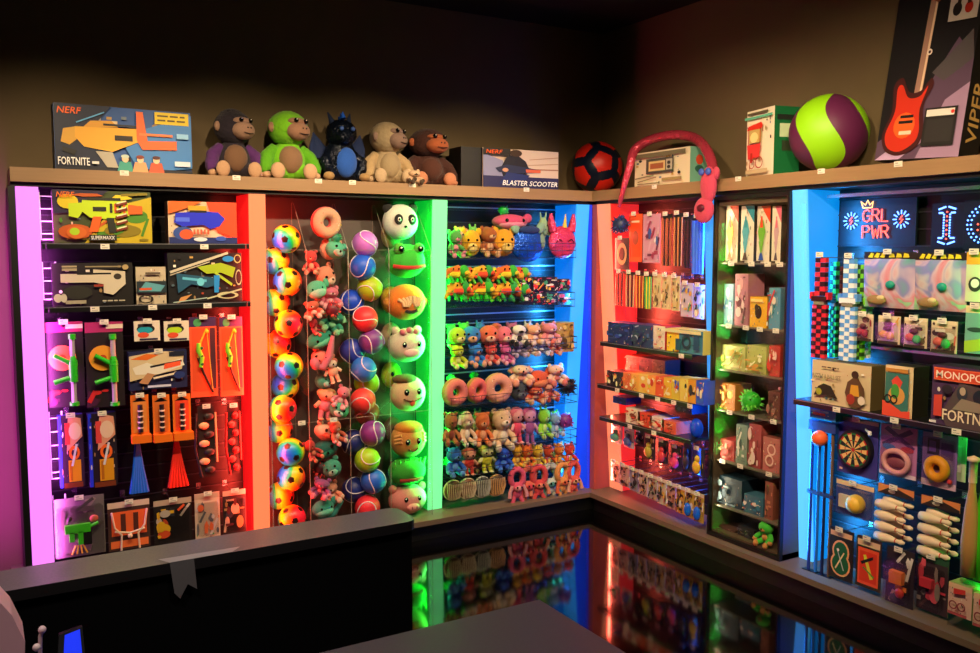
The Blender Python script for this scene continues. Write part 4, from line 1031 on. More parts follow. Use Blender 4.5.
# ================================================================ on top of the ledge
ZL = LEDGE1+.0005
def fuse(o, vs=.007, disp=.004):
    r = o.modifiers.new('fuse', 'REMESH'); r.mode = 'VOXEL'; r.voxel_size = vs; r.use_smooth_shade = True
    s = o.modifiers.new('soft', 'SMOOTH'); s.iterations = 4
    if disp:
        tx = bpy.data.textures.new('fur', 'CLOUDS'); tx.noise_scale = .012
        d = o.modifiers.new('fur', 'DISPLACE'); d.texture = tx; d.strength = disp*2.2; d.mid_level = .5
    return o
def ape(w, h, cb, cf, cft, cbelly, turn=.4, crest=None, armcol=None, tilt=0, headcol=None):
    t = empty('plush_ape'); p = P(cb)
    m = MB(); m.ell((0, .01, h*.27), (w*.3, w*.24, h*.27), p, 20, 14); m.ell((0, .01, h*.46), (w*.2, w*.18, h*.12), p, 16, 10)
    ac = P(armcol) if armcol else p
    for s in (-1, 1):
        am = MB() if armcol else m
        am.tube([(s*w*.2, .01, h*.45), (s*w*.36, -.005, h*.32), (s*w*.42, -.035, h*.16), (s*w*.4, -.05, h*.09)], [w*.1, w*.12, w*.11, w*.09], ac, 12)
        if armcol: fuse(am.build('arm', t))
        m.tube([(s*w*.14, -.01, h*.12), (s*w*.24, -.06, h*.1), (s*w*.27, -.085, h*.1)], [w*.13, w*.11, w*.09], p, 12)
    fuse(m.build('body', t))
    m = MB(); m.ell((0, -w*.1, h*.28), (w*.21, w*.17, h*.2), P(cbelly), 16, 12); m.build('belly', t)
    for s in (-1, 1):
        m = MB(); m.ell((s*w*.27, -.1, h*.11), (w*.12, w*.07, h*.115), P(cft), 14, 10); m.build('foot', t)
        m = MB(); m.ell((s*w*.41, -.055, h*.06), (w*.08, w*.08, h*.05), P(cft), 12, 8); m.build('hand', t)
    R = Matrix.Translation((0, 0, h*.72)) @ Matrix.Rotation(turn, 4, 'Z') @ Matrix.Rotation(tilt, 4, 'X')
    hp = P(headcol) if headcol else p
    m = MB(); m.T = R; m.ell((0, 0, 0), (w*.34, w*.32, h*.25), hp, 22, 14)
    if crest: m.ell((0, .01, h*.12), (w*.24, w*.24, h*.16), hp, 14, 9)
    fuse(m.build('head', t), .007)
    m = MB(); m.T = R; m.ell((0, -w*.25, -h*.05), (w*.22, w*.17, h*.13), P(cf), 16, 12); m.ell((0, -w*.24, h*.08), (w*.2, w*.1, h*.06), P(cf), 14, 9)
    m.build('muzzle', t)
    m = MB(); m.T = R
    for s in (-1, 1):
        m.ell((s*w*.035, -w*.42, -h*.02), (w*.018, w*.01, w*.014), '201010', 6, 5)
    m.tube([(-w*.1, -w*.4, -h*.09), (0, -w*.425, -h*.105), (w*.1, -w*.4, -h*.09)], .0025, '301818', 5); m.build('mouth', t)
    for s in (-1, 1):
        m = MB(); m.T = R; m.ell((s*w*.1, -w*.33, h*.09), w*.04, EYE_, 10, 8); m.ell((s*w*.1-.004, -w*.365, h*.105), w*.01, WH, 6, 5); m.build('eye', t)
        m = MB(); m.T = R; m.ell((s*w*.34, .0, h*.0), (w*.06, w*.05, h*.07), P(cf), 10, 7); m.build('ear', t)
    return t
def ontop(wall, b, v, fn, name, label, cat, tagat=None, tagkey=None, rz=0, group=None, rx=0):
    u, z0, w, h = slot(wall, *b, v); h = z0+h-ZL
    o = fn(w, h)
    if isinstance(o, MB): o = o.build(name)
    place(o, wall, u, v, ZL, rz, rx); tag(o, label, cat, group)
    if tagat:
        uu = uz(wall, *tagat)[0]; zz = LEDGE1-.008
        pricetag(wall, uu, zz, -.005, tagkey)
    return o
def fort(w, h):
    ops = [('r', 0, 0, 1, 1, '2858a0'), ('p', [(0, 0), (0, 1), (.4, 1), (.2, .5), (.5, 0)], '0c1c3c'), ('p', [(.45, .55), (1, .95), (1, .1), (.6, .0)], '3c80c8'), ('r', 0, 0, 1, .06, '0c1428'),
           ('r', .72, .78, .98, .97, 'e8c818')]+lines(.74, .9, .97, 2, .07, .025, '604c10')+[
           ('t', N, .02, .85, .16, .1, .1, 'ff6a18'),
           ('p', [(.04, .42), (.06, .62), (.15, .66), (.15, .46), (.1, .38)], 'e0a838'), ('p', [(.14, .66), (.58, .68), (.6, .48), (.4, .3), (.2, .36), (.14, .5)], 'f0b030'), ('p', [(.2, .66), (.45, .68), (.4, .78), (.25, .76)], 'e0a030'),
           ('p', [(.05, .35), (.15, .3), (.13, .22), (.05, .28)], '181818'), ('p', [(.28, .3), (.4, .3), (.44, .06), (.36, .06)], 'b8b0a0'), ('r', .42, .48, .55, .56, '20180c'),
           ('p', [(.58, .95), (.63, .95), (.66, .5), (.88, .52), (.88, .38), (.62, .36), (.58, .5)], 'f06a30'), ('r', .6, .58, .85, .62, 'f08048'), ('r', .34, .7, .58, .73, '181818'),
           ('l', .15, .72, .35, .9, .02, '60b0e8')]
    for k, (x, c) in enumerate([(.49, '40a090'), (.6, 'e8a070'), (.72, 'c85838')]):
        ops += [('p', [(x-.06, 0), (x-.04, .16), (x+.04, .16), (x+.06, 0)], c), ('e', x, .2, .025, .055, 'f0c8a0'), ('e', x, .24, .03, .03, ['c0d0c0', '803020', '502020'][k])]
    ops += [('r', .88, .56, .97, .64, '90c8f0'), ('r', .86, .12, .98, .2, 'd0e0f0'), ('t', 'FORTNITE', .015, .07, .22, .12, 'ffffff'), ('r', .25, .1, .3, .14, 'e0e0e0')]
    return carton(w, h, .1, '2858a0', ops, '10182c')
ontop('A', (54, 108, 191, 168), .05, fort, 'toy_blaster_carton', 'large blue carton with orange and yellow toy rifle on the ledge far left', 'toy box', (124, 168), 'the large blue rifle carton on the ledge', rz=.02)
A1_ = ontop('A', (204, 107, 262, 172), .15, lambda w, h: ape(w, h*.98, '2a2030', 'b89078', 'e0b088', '8a6448', .45, armcol='602878', crest=True), 'plush_ape', 'dark purple plush gorilla with tan muzzle sitting on the ledge', 'plush toy', (236, 169), 'the dark purple gorilla', group='plush apes on the ledge')
ontop('A', (258, 109, 317, 178), .13, lambda w, h: ape(w, h, '88e018', 'b8886c', 'e8b890', 'a07858', .4, armcol='68c010'), 'plush_ape', 'lime green plush ape with brown face sitting on the ledge', 'plush toy', (318, 176), 'the gap right of the lime green ape', group='plush apes on the ledge')
def dragon(w, h):
    t = empty('plush_dragon'); p = mat('101828', .3, 'sequin'); m = MB()
    m.ell((0, 0, h*.32), (w*.3, w*.25, h*.32), p, 18, 12); m.ell((0, -.02, h*.7), (w*.27, w*.27, h*.2), p, 16, 10); m.ell((0, -.09, h*.64), (w*.16, w*.15, h*.1), p, 14, 9)
    for s in (-1, 1):
        m.tube([(s*w*.2, -.02, h*.4), (s*w*.34, -.05, h*.28), (s*w*.3, -.08, h*.14)], [w*.09, w*.1, w*.08], p, 10); m.tube([(s*w*.15, -.02, h*.1), (s*w*.3, -.08, h*.08)], [w*.12, w*.1], p, 10)
    fuse(m.build('body', t), .008, .006)
    m = MB(); m.ell((w*.04, -w*.17, h*.28), (w*.2, w*.14, h*.22), P('2868d8'), 14, 10); m.build('belly', t)
    for s in (-1, 1):
        m = MB(); m.add([(s*w*.15, .03, h*.45), (s*w*.42, .05, h*.72), (s*w*.5, .04, h*.5), (s*w*.46, .03, h*.28), (s*w*.36, .02, h*.36), (s*w*.3, .02, h*.2), (s*w*.15, .03, h*.25)], [(0, 1, 2, 3, 4, 5, 6)], P('142c60'))
        o = m.build('wing', t); sl = o.modifiers.new('thick', 'SOLIDIFY'); sl.thickness = .012
        m = MB(); m.cyl((s*w*.14, -.01, h*.84), (s*w*.2, .01, h*1.0), w*.06, '182848', .004, 8); m.build('horn', t)
        m = MB(); m.ell((s*w*.1, -.115, h*.74), w*.04, '3858a0', 10, 7); m.build('eye', t)
    m = MB()
    for k in range(6): m.cyl((0, -.06+.025*k, h*(.9-.01*k*k)), (0, -.05+.03*k, h*(1.0-.012*k*k)), w*.05, '2060d8', .003, 6)
    m.build('crest', t); m = MB()
    for s in (-1, 1): m.ell((s*w*.32, -.1, h*.07), (w*.1, .03, h*.06), P('c09860'), 10, 7)
    m.build('claws', t); return t
ontop('A', (312, 113, 367, 180), .14, dragon, 'plush_dragon', 'glittery midnight blue plush dragon with blue belly on the ledge', 'plush toy', (352, 181), 'the midnight blue dragon')
ontop('A', (362, 120, 411, 183), .13, lambda w, h: ape(w, h, 'c8b088', 'a88878', 'e0c098', 'c0a880', .5, armcol='d0b080'), 'plush_ape', 'beige plush monkey sitting between the dragon and the brown sloth', 'plush toy', (412, 184), 'the beige plush monkey', group='plush apes on the ledge')
ontop('A', (400, 127, 455, 186), .16, lambda w, h: ape(w*.95, h, '4a2014', 'c86838', 'e09068', '5a2c1c', .2), 'plush_ape', 'dark brown plush sloth with orange face at the right of the apes', 'plush toy', None, None, group='plush apes on the ledge')
ontop('A', (405, 170, 422, 186), .02, bear('f0c8a0', '504030'), 'plush_toy', 'small cream plush lying at the feet of the brown sloth', 'plush toy')
def blackbox(w, h): return carton(w, h, .15, '0c0a0a', [('r', .1, .2, .9, .8, '12100f')], '0a0909')
ontop('A', (461, 147, 481, 188), .06, blackbox, 'black_carton', 'plain black carton left of the scooter carton on the ledge', 'box')
def scoot(w, h):
    ops = [('r', 0, 0, 1, 1, 'd8b8a0'), ('p', [(.4, 1), (1, 1), (1, .3), (.6, .3)], 'e0c8b8'), ('r', 0, 0, 1, .3, '28285c'), ('p', [(0, .3), (0, .85), (.25, .7), (.3, .3)], '9090b8'), ('r', 0, .82, .35, 1, '201818')]
    ops += [('l', .6, .75, 1, .85, .02, 'c09880'), ('l', .55, .6, 1, .68, .02, 'c09880'), ('l', .6, .5, 1, .52, .03, 'b08068')]
    ops += [('p', [(.22, .5), (.3, .8), (.42, .88), (.55, .7), (.6, .5), (.5, .3), (.25, .3)], '181828'), ('e', .42, .9, .08, .09, '402818'), ('p', [(.15, .5), (.3, .6), (.55, .55), (.72, .5), (.72, .42), (.4, .38), (.2, .4)], '242c50'),
            ('r', .55, .42, .75, .5, 'e06848'), ('p', [(.2, .1), (.3, .4), (.6, .35), (.5, .1)], '203070'), ('e', .28, .46, .04, .05, 'd8a080'), ('t', N, .03, .86, .2, .1, .1, 'ff6010'), ('t', 'BLASTER SCOOTER', .24, .07, .74, .13, .1, 'ffffff')]
    return carton(w, h, .12, 'd8b8a0', ops, '28285c')
ontop('A', (482, 150, 557, 190), .05, scoot, 'scooter_carton', 'carton with child riding a blaster scooter, left of the black football', 'toy box', (526, 190), 'the scooter carton')
# big black football
def bigfoot():
    r = .168; u, z = uz('A', 597, 167, .13); u = min(u, XF+RW-.17)
    me = spotted(r, 'football', mat('0c1830', .35), mat('e8281c', .4), -.36, 6)
    for v in me.vertices: pass
    o = bpy.data.objects.new('football', me); C.objects.link(o); tag(o, 'large navy football with red pentagons in the corner of the ledge', 'ball')
    o.matrix_world = WM['A'] @ Matrix.Translation((u, .13, ZL+r)) @ Matrix.Rotation(.4, 4, 'Z') @ Matrix.Rotation(.5, 4, 'X')
bigfoot()
# toaster oven like craft box and the sequin scarf
def craft(w, h):
    ops = [('r', 0, 0, 1, 1, 'e8d8b8'), ('r', .05, .82, .95, .95, '706850'), ('r', .25, .35, .75, .78, '484440'), ('r', .3, .42, .6, .7, 'd8b880'), ('r', .33, .48, .57, .64, 'a05838'), ('r', .62, .42, .73, .72, 'b8b0a0'), ('e', .67, .62, .03, .05, '302c28'), ('e', .67, .5, .03, .05, '302c28'),
           ('l', .05, .24, .4, .3, .03, '605038'), ('l', .1, .14, .45, .24, .03, '907850'), ('r', .55, .12, .9, .2, 'a08858'), ('r', .1, .06, .5, .09, '807050')]
    return carton(w, h, .14, 'e8d8b8', ops, '78b8a0', sideops=[('e', .5, .65, .2, .14, 'e05030'), ('e', .5, .4, .25, .1, '306858')])
ontop('B', (635, 150, 690, 189), .04, craft, 'oven_carton', 'cream carton with picture of a toy oven under the sequin arch', 'toy box', (655, 188), 'the cream oven carton')
def scarf():
    t = empty('sequin_snake'); s = mat('d84860', .25, 'sequin')
    pts = []
    for x, y, v in [(619, 207, -.06), (623, 190, -.06), (630, 165, -.03), (635, 150, .03), (650, 140, .1), (672, 135, .12), (692, 137, .12), (704, 146, .04), (711, 160, -.01), (713, 172, -.04)]:
        u, z = uz('B', x, y, v); pts.append((u, v, z))
    # smooth the path
    P2 = []
    for i in range(len(pts)-1):
        for k in range(5):
            f = k/5; a = Vector(pts[max(i-1, 0)]); b = Vector(pts[i]); c = Vector(pts[i+1]); d = Vector(pts[min(i+2, len(pts)-1)])
            P2.append(.5*((2*b)+(c-a)*f+(2*a-5*b+4*c-d)*f*f+(3*b-a-3*c+d)*f**3))
    P2.append(Vector(pts[-1])); n = len(P2)
    rr = [.01+.018*min(1, i/14) for i in range(n)]
    m = MB(); m.tube(P2, rr, s, 14); m.build('snake_body', t)
    m = MB(); e = P2[-1]; ss = P('f05070'); m.ell((e.x-.01, -.06, e.z-.07), (.055, .03, .1), ss, 16, 10); m.ell((e.x-.035, -.065, e.z-.2), (.07, .028, .07), ss, 16, 10)
    m.ell((e.x+.04, -.055, e.z-.01), (.02, .02, .035), ss, 8, 6); m.build('snake_head', t)
    m = MB(); m.ell((e.x-.03, -.095, e.z-.19), (.028, .012, .02), '601028', 10, 7)
    for q in (-.03, .02): m.ell((e.x+q-.005, -.09, e.z+.0), (.02, .012, .02), '4060c0', 10, 7)
    m.build('face_details', t)
    tag(t, 'long pink sequin plush snake arching over the cream oven carton', 'plush toy'); t.matrix_world = WM['B'].copy()
scarf()
def popcorn(w, h):
    ops = [('r', 0, 0, 1, 1, 'e8dcc0'), ('r', 0, .86, 1, .9, '60b090'), ('r', .1, .93, .85, .96, '605840'), ('r', .15, .5, .62, .7, 'c8a860'), ('p', [(.1, .7), (.15, .76), (.62, .8), (.68, .74), (.62, .7)], 'd83020'), ('r', .15, .45, .18, .72, 'b02818'), ('r', .58, .45, .61, .72, 'b02818'), ('p', [(.12, .48), (.62, .48), (.58, .28), (.16, .26)], 'e03838'),
           ('e', .38, .58, .15, .08, 'f0d890'), ('o', .58, .2, .14, .09, .18, 'b02818'), ('o', .32, .18, .1, .07, .2, 'b02818'), ('l', .3, .2, .3, .35, .05, 'b02818'), ('r', .1, .04, .9, .1, 'c8b088')]
    return carton(w, h, .15, 'e8dcc0', ops, '106838', sideops=[('r', .1, .8, .9, .88, '202820'), ('r', .2, .55, .8, .75, 'c8d8b0'), ('r', .3, .35, .7, .5, '303828')])
ontop('B', (743, 109, 778, 180), .03, popcorn, 'popcorn_cart_carton', 'cream and green carton showing a red popcorn cart', 'toy box', (739, 181), 'the popcorn cart carton', rz=-.22)
def volley():
    r = .183; u, z = uz('B', 834, 132, .17); me = bpy.data.meshes.new('volleyball')
    m = MB(); ns, nr = 72, 36; vs = []; cs = (mat('60204a', .5), mat('98e010', .5)); groups = ([], [])
    for i in range(nr+1):
        la = PI*i/nr-PI/2
        for j in range(ns):
            lo = 2*PI*j/ns-.4*math.sin(2*la); vs.append((r*math.cos(la)*math.cos(lo), r*math.cos(la)*math.sin(lo), r*math.sin(la)))
    for i in range(nr):
        for j in range(ns): groups[(j*6//ns) % 2].append((i*ns+j, i*ns+(j+1) % ns, (i+1)*ns+(j+1) % ns, (i+1)*ns+j))
    for g_, c_ in zip(groups, cs): m.add(vs, g_, c_, True)
    tmp = m.build('giant_volleyball'); me = tmp.data; bpy.data.objects.remove(tmp)
    o = bpy.data.objects.new('giant_volleyball', me); C.objects.link(o); tag(o, 'giant lime and plum swirled ball on the right ledge', 'ball')
    o.matrix_world = WM['B'] @ Matrix.Translation((u+.01, .12, ZL+r)) @ Matrix.Rotation(1.4, 4, 'Z') @ Matrix.Rotation(.12, 4, 'X')
    pricetag('B', uz('B', 822, 172)[0], LEDGE1-.008, -.005, 'the giant lime and plum ball')
volley()
def guitar(w, h):
    ops = [('r', 0, 0, 1, 1, '100c10'), ('p', [(0, 0), (1, 0), (1, .5), (.8, .62), (.6, .45), (.35, .2), (0, .1)], '584058'), ('p', [(.5, 0), (1, 0), (1, .38), (.75, .3)], 'a080a0'), ('p', [(.55, .45), (.95, .65), (1, .5), (.7, .4)], '50484c'),
           ('p', [(0, 0), (.3, 0), (.6, .1), (.3, .1)], 'c0a0c8'),
           ('l', .42, .34, .46, .95, .045, 'a07868'), ('l', .45, .36, .49, .9, .012, 'e0c0a0'), ('p', [(.42, .93), (.5, .93), (.54, .84), (.5, .82), (.44, .84)], '804830')]
    for k in range(6): ops.append(('e', .53, .845+.016*k, .015, .005, 'c8b8a0'))
    # body
    ops += [('c', [(.12, .05), (.06, .14), (.14, .26), (.12, .4), (.22, .44), (.32, .36), (.46, .36), (.56, .42), (.6, .38), (.52, .28), (.56, .14), (.5, .06), (.3, .02)], '401010'),
            ('c', [(.15, .065), (.1, .14), (.18, .26), (.17, .38), (.23, .4), (.32, .33), (.46, .33), (.54, .38), (.48, .26), (.51, .14), (.46, .08), (.3, .04)], 'c82c14'),
            ('e', .32, .18, .13, .07, 'e86020'), ('r', .26, .22, .42, .235, '181010'), ('r', .25, .19, .42, .205, '181010'), ('r', .27, .13, .42, .15, 'd8c8b0'), ('e', .5, .56, .03, .017, 'f0e0d0'), ('e', .5, .56, .015, .008, '503030'),
            ('r', .56, .06, .93, .26, '1c1818'), ('r', .59, .08, .9, .2, '2c2828'), ('r', .58, .215, .9, .25, 'e0d8d0'), ('e', .88, .232, .02, .01, 'e03020'), ('r', .66, .7, .98, .94, 'b8a8a0'),
            ('e', .75, .76, .05, .035, '181010'), ('l', .76, .78, .79, .92, .02, '281810'), ('e', .88, .76, .045, .03, 'a02010'), ('l', .88, .78, .85, .9, .02, '402010'), ('t', 'VIPER', .3, .965, .66, .03, 'c8c0b8')]
    return carton(w, h, .13, '100c10', ops, '08080a', sideops=[('r', 0, 0, 1, 1, '0a0a0c')])
def guitarbox():
    # the carton leans back against the wall
    u0, _ = uz('B', 873, 165, .02); u1, _ = uz('B', 957, 160, .02); w = u1-u0; h = .8
    o = guitar(w, h).build('guitar_carton')
    m = MB(); d = .13; old = m.T
    m.T = Matrix.Translation((w/2, 0, 0)) @ Matrix.Rotation(PI/2, 4, 'Z'); vs, fs = textmesh('VIPER')
    m.add([(.03+(1-b)*.07, -.001, .06+a*.26) for a, b in vs], fs, 'd8b060'); m.build('side_lettering', o)
    place(o, 'B', (u0+u1)/2, .03, ZL+.012, 0, -.12, .045); tag(o, 'tall black electric guitar carton leaning at the right end of the ledge', 'box')
    pricetag('B', uz('B', 899, 166)[0], LEDGE1-.008, -.005, 'the tall guitar carton')
guitarbox()

# ================================================================ wall B, first bay
ua, ub = PB[1]+.004, PB[2]-.004
def B(b, v, fn, name, label, cat, group=None, **k): return put('B', b, v, fn, name, label, cat, group, **k)
def strands(c, c2, n=7):
    def f(w, h):
        m = MB(); m.box(-w*.48, w*.48, .002, .004, h*.9, h, '181818')
        for k in range(n): x = -w*.42+.84*w*k/(n-1); m.tube([(x, -.003, h*.92), (x+.002, -.006, h*.5), (x*.9, -.003, 0)], w*.055, (c, c2)[k % 2], 6)
        return m
    return f
def jew(seed, pal, bg): return lambda w, h: card(w, h, bg, busy(seed, pal, 22, .06, .04, .94, .86, .16))
B((613, 214, 628, 236), .02, spikyball('18284a', '203868', 30), 'fluffy_ball', 'dark blue fluffy ball at the top left beside the salmon pillar', 'toy')
B((615, 238, 629, 270), .03, lambda w, h: card(w, h, '303028', [('o', .5, .5, .35, .35, .4, 'c8a070'), ('e', .5, .5, .15, .2, '503828')]), 'jewellery_card', 'dark card with oval bangle below the blue fluffy ball', 'jewellery card', hk='the oval bangle card')
B((629, 214, 642, 262), .06, lambda w, h: card(w, h, 'f05a28', [('r', .1, .1, .9, .8, 'e84818'), ('e', .5, .5, .25, .15, '804028'), ('r', .2, .82, .8, .86, 'f0d0b0')]), 'jewellery_card', 'tall orange card with brown emblem in the top row', 'jewellery card', hk='the tall orange card')
B((643, 214, 660, 263), .04, jew(21, ['a03858', 'd0a0b8', '602848', 'e8d8e0', '3858a0'], 'c890a8'), 'jewellery_card', 'tall patterned pink card full of charms in the top row', 'jewellery card', hk='the tall pink charm card')
B((662, 214, 672, 266), .04, strands('9a5a28', '140e0a', 5), 'bead_strands', 'brown and black cord strands in the top row', 'necklaces', 'hanging strands', hk='the brown and black strands')
B((674, 213, 683, 266), .04, strands('c88848', '140e0a', 5), 'bead_strands', 'amber and black cord strands in the top row', 'necklaces', 'hanging strands', hk='the amber and black strands')
B((684, 215, 692, 268), .05, strands('3a2030', '0c0c10', 5), 'bead_strands', 'plum and black cord strands left of the blue mesh', 'necklaces', 'hanging strands', hk='the plum and black strands')
B((692, 216, 705, 274), .03, strands('2868f0', '5088ff', 8), 'bead_strands', 'bright blue strand bundle beside the narrow blue pillar', 'necklaces', 'hanging strands', hk='the bright blue strands')
for k, (x0, x1, sd, bg, l) in enumerate([(616, 625, 31, '583028', 'maroon'), (626, 635, 32, '281c18', 'black'), (636, 644, 33, 'd08048', 'rust'), (645, 652, 34, '60a850', 'rainbow')]):
    B((x0, 271+k, x1, 306+k), .035, (lambda sd, bg: strands(['e04030', 'c8a070', 'f0a040', '40c060'][sd-31], ['402028', '181818', 'a03020', 'f0e030'][sd-31], 5))(sd, bg), 'bracelet_strands', l+' bracelet strands in the second jewellery row', 'bracelets', 'bracelet strands', hk='the '+l+' bracelet strands')
for k, (x0, x1, l) in enumerate([(653, 661, 'left'), (662, 671, 'middle'), (672, 680, 'right')]):
    B((x0, 274+k, x1, 308+k*1.5), .035, jew(40+k, ['807048', 'e8d8a0', '4a3c28', 'c8a058'], 'd8c090'), 'jewellery_card', l+' cream jewellery card of the three in the second row', 'jewellery card', 'cream jewellery cards', hk='the '+l+' cream card')
for k, (x0, x1, l) in enumerate([(681, 693, 'left'), (694, 705, 'right')]):
    B((x0, 283+k*2, x1, 317+k*2), .03, jew(50+k, ['e86888', '60a070', 'f0e0c8', '302830', 'd8a040', '5060b0'], 'c8b8b8'), 'jewellery_card', l+' multicoloured charm card beside the narrow blue pillar', 'jewellery card', 'charm cards', hk='the '+l+' multicoloured charm card')
zb1 = shelf('B', ua, ub, 680, 357-4, 'black shelf under the yellow and blue game boxes', v0=-.06)
def bx(seed, pal, bg, side=None, d=.12, n=12, s=.22): return lambda w, h: carton(w, h, d, bg, busy(seed, pal, n, .04, .06, .96, .94, s), side or bg)
B((608, 323, 632, 338), -.05, bx(61, ['2040a0', '304880', '5878c0'], '182c68'), 'novelty_box', 'dark blue flat box jutting out at the left of the game shelf', 'box', tagkey=None, z=zb1)
B((633, 325, 652, 343), -.05, bx(62, ['283858', '4060a0', 'a8b8d0'], '28386a'), 'novelty_box', 'navy flat box, second on the game shelf', 'box', z=zb1)
B((653, 326, 665, 345), -.04, bx(63, ['c83838', '2858a0', 'e0c8a8'], 'e8dcc8', 'b83030'), 'novelty_box', 'white and red game box, third on the game shelf', 'box', z=zb1)
B((667, 330, 703, 353), -.04, lambda w, h: carton(w, h, .12, '4888a0', [('r', 0, 0, .35, 1, 'f0d030'), ('o', .6, .5, .13, .3, .4, '183048'), ('r', .3, .1, .45, .6, '185068'), ('r', .8, .2, .95, .8, '184870'), ('r', 0, .85, 1, 1, 'e0d8a0')], 'e8d860'), 'novelty_box', 'yellow and blue game box at the right of the game shelf', 'box', z=zb1, tagkey='the yellow and blue game box')
zb2 = shelf('B', ua, ub, 660, 397, 'black shelf under the row of candy boxes', v0=-.08)
for k in range(3): B((626+k*13, 356+k*2, 639+k*13, 372+k*3), .1, bx(70+k, [['e86050', '803028'], ['806068', '403038'], ['a08878', '504440']][k], ['c84838', '685058', '806858'][k]), 'novelty_box', ['red', 'mauve', 'grey brown'][k]+' box standing behind the candy row', 'box')
cc = ['181c28', '30303a', 'e07848', 'e8b050', 'e8c060', 'f0a048', 'e86038', 'e8b838', 'd8c040', 'e8d060', 'e0a030', '2858d0']
cw = ['black', 'charcoal', 'rust', 'tan', 'honey', 'apricot', 'red orange', 'golden', 'olive yellow', 'pale yellow', 'ochre', 'blue']
for k in range(12):
    x0 = 607+k*8.1; y0 = 371+k*1.0+(k > 7)*-1; y1 = 381+k*2.9-k*k*.04
    B((x0, y0, x0+7.7, y1), -.07, bx(80+k, [cc[(k+3) % 12], 'f0e8c0', 'd03828', cc[k]], cc[k], n=9, s=.3), 'candy_box', cw[k]+' candy box in the crowded middle row', 'candy box', 'candy boxes in the middle row', z=zb2, tagkey=('the '+cw[k]+' candy box') if k in (1, 4, 6, 8, 10) else None)
zb3 = shelf('B', ua, ub, 660, 432, 'black shelf holding long white and red boxes', v0=-.06)
B((613, 397, 626, 404), .0, bx(95, ['3060c0', '182860'], '203880'), 'novelty_box', 'small blue box under the left of the candy row', 'box')
for k in range(4): B((626+k*12, 409+k*4, 640+k*12, 419+k*4.6), -.04, bx(100+k, ['e04030', 'f0c0a0', '802820'], ['f0e0c8', 'e85038', 'f0d8c8', 'e86a48'][k]), 'novelty_box', ['cream', 'red', 'white', 'orange'][k]+' long box on the shelf under the candy row', 'box', z=zb3, tagkey='the '+['cream', 'red', 'white', 'orange'][k]+' long box' if k in (0, 2) else None)
B((675, 401, 692, 413), .03, bx(106, ['283850', '406080'], '1c2838'), 'novelty_box', 'dark slate box hanging under the right of the candy row', 'box')
B((690, 418, 703, 438), .0, lambda w, h: (lambda m: (m.ell((0, 0, h/2), (w*.45, .03, h*.48), mat('1850f0', .2), 16, 10), m)[1])(MB()), 'blue_glow_blob', 'blue glow modelled as a glossy blob beside the narrow blue pillar', 'pouch')  # the pillar's blue glow, given shape as a shiny blue blob
hb = [((611, 424, 622, 443), '60a890', 'green and white'), ((624, 428, 634, 448), '5060a0', 'indigo'), ((636, 430, 644, 446), '302028', 'dark'), ((645, 436, 655, 459), 'b0a838', 'olive egg'), ((658, 440, 668, 464), 'd84040', 'red egg'), ((671, 446, 682, 470), 'e84878', 'pink'), ((684, 440, 692, 472), '383030', 'tall dark'), ((693, 448, 704, 476), 'e0b838', 'yellow beaded')]
for k, (b, c, l) in enumerate(hb):
    def fk(w, h, c=c, k=k):
        o = card(w, h, '282430' if k not in (0, 1) else 'a8b0b0', busy(110+k, [c, 'e8e0d0', '404048'], 8)).build('novelty_card')
        m = MB(); m.ell((0, -.016, h*.32), (w*.36, .015, h*.24), mat(c, .3), 12, 8); m.ell((w*.05, -.014, h*.62), (w*.22, .012, h*.13), mat(c, .3), 10, 7); m.build('novelty_toy', o); return o
    B(b, .03, fk, 'novelty_card', l+' novelty toy card in the row above the bottom bags', 'novelty card', 'novelty toy cards', hk='the '+l+' novelty toy')
bags = ['a8a0a0', 'b89890', '9088a0', 'c8a8a0', 'b0a090', 'c8b8a0', 'c09088', 'd8a030', 'c8a038', 'b89838']
bl = ['grey', 'dusty rose', 'lilac', 'blush', 'taupe', 'cream', 'terracotta', 'golden', 'golden with blue ball', 'ochre with blue ball']
for k in range(10):
    x0 = 611+k*9.3; y0 = 461+k*3.6; hh = 21+k*.9
    def fk(w, h, k=k):
        o = card(w, h, bags[k], busy(130+k, ['e8d8d0', 'a05848', '403848', 'd0a050', '182028', '281c1c', '50302c'], 26, .06, .05, .94, .88, .18), 'e0d0b8').build('charm_bag')
        if k >= 8:
            m = MB(); m.ell((0, -.018, h*.32), (w*.34, .018, h*.24), mat('1868e8', .2), 14, 9); m.build('blue_ball', o)
        return o
    B((x0, y0, x0+9, y0+hh), .03-.004*k, fk, 'charm_bag', bl[k]+' speckled charm bag in the bottom row', 'charm bag', 'charm bags in the bottom row', hk='the '+bl[k]+' charm bag')

# ================================================================ glass cabinet
g0, g1 = PB[3]+.003, PB[4]-.003
CB = mat('5c4c3a', .45, 'grain')
t = empty('glass_cabinet'); zc0, zc1 = DECK+.002, ZT-.003
m = MB(); fw = .018
m.box(g0, g0+fw, .012, D-.002, zc0, zc1, CB); m.box(g1-fw, g1, .012, D-.002, zc0, zc1, CB); m.box(g0, g1, .012, D-.002, zc1-.05, zc1, CB); m.box(g0, g1, .012, D-.002, zc0, zc0+.03, CB)
m.box(g0, g1, D-.01, D-.001, zc0, zc1, mat('2a241c', .5)); m.build('cabinet_body', t)
m = MB(); m.box(g0, g0+.014, -.012, .01, zc0, zc1, BLK); m.box(g1-.014, g1, -.012, .01, zc0, zc1, BLK); m.box(g0+.014, g1-.014, -.012, .01, zc1-.022, zc1, BLK); m.box(g0+.014, g1-.014, -.012, .01, zc0, zc0+.02, BLK)
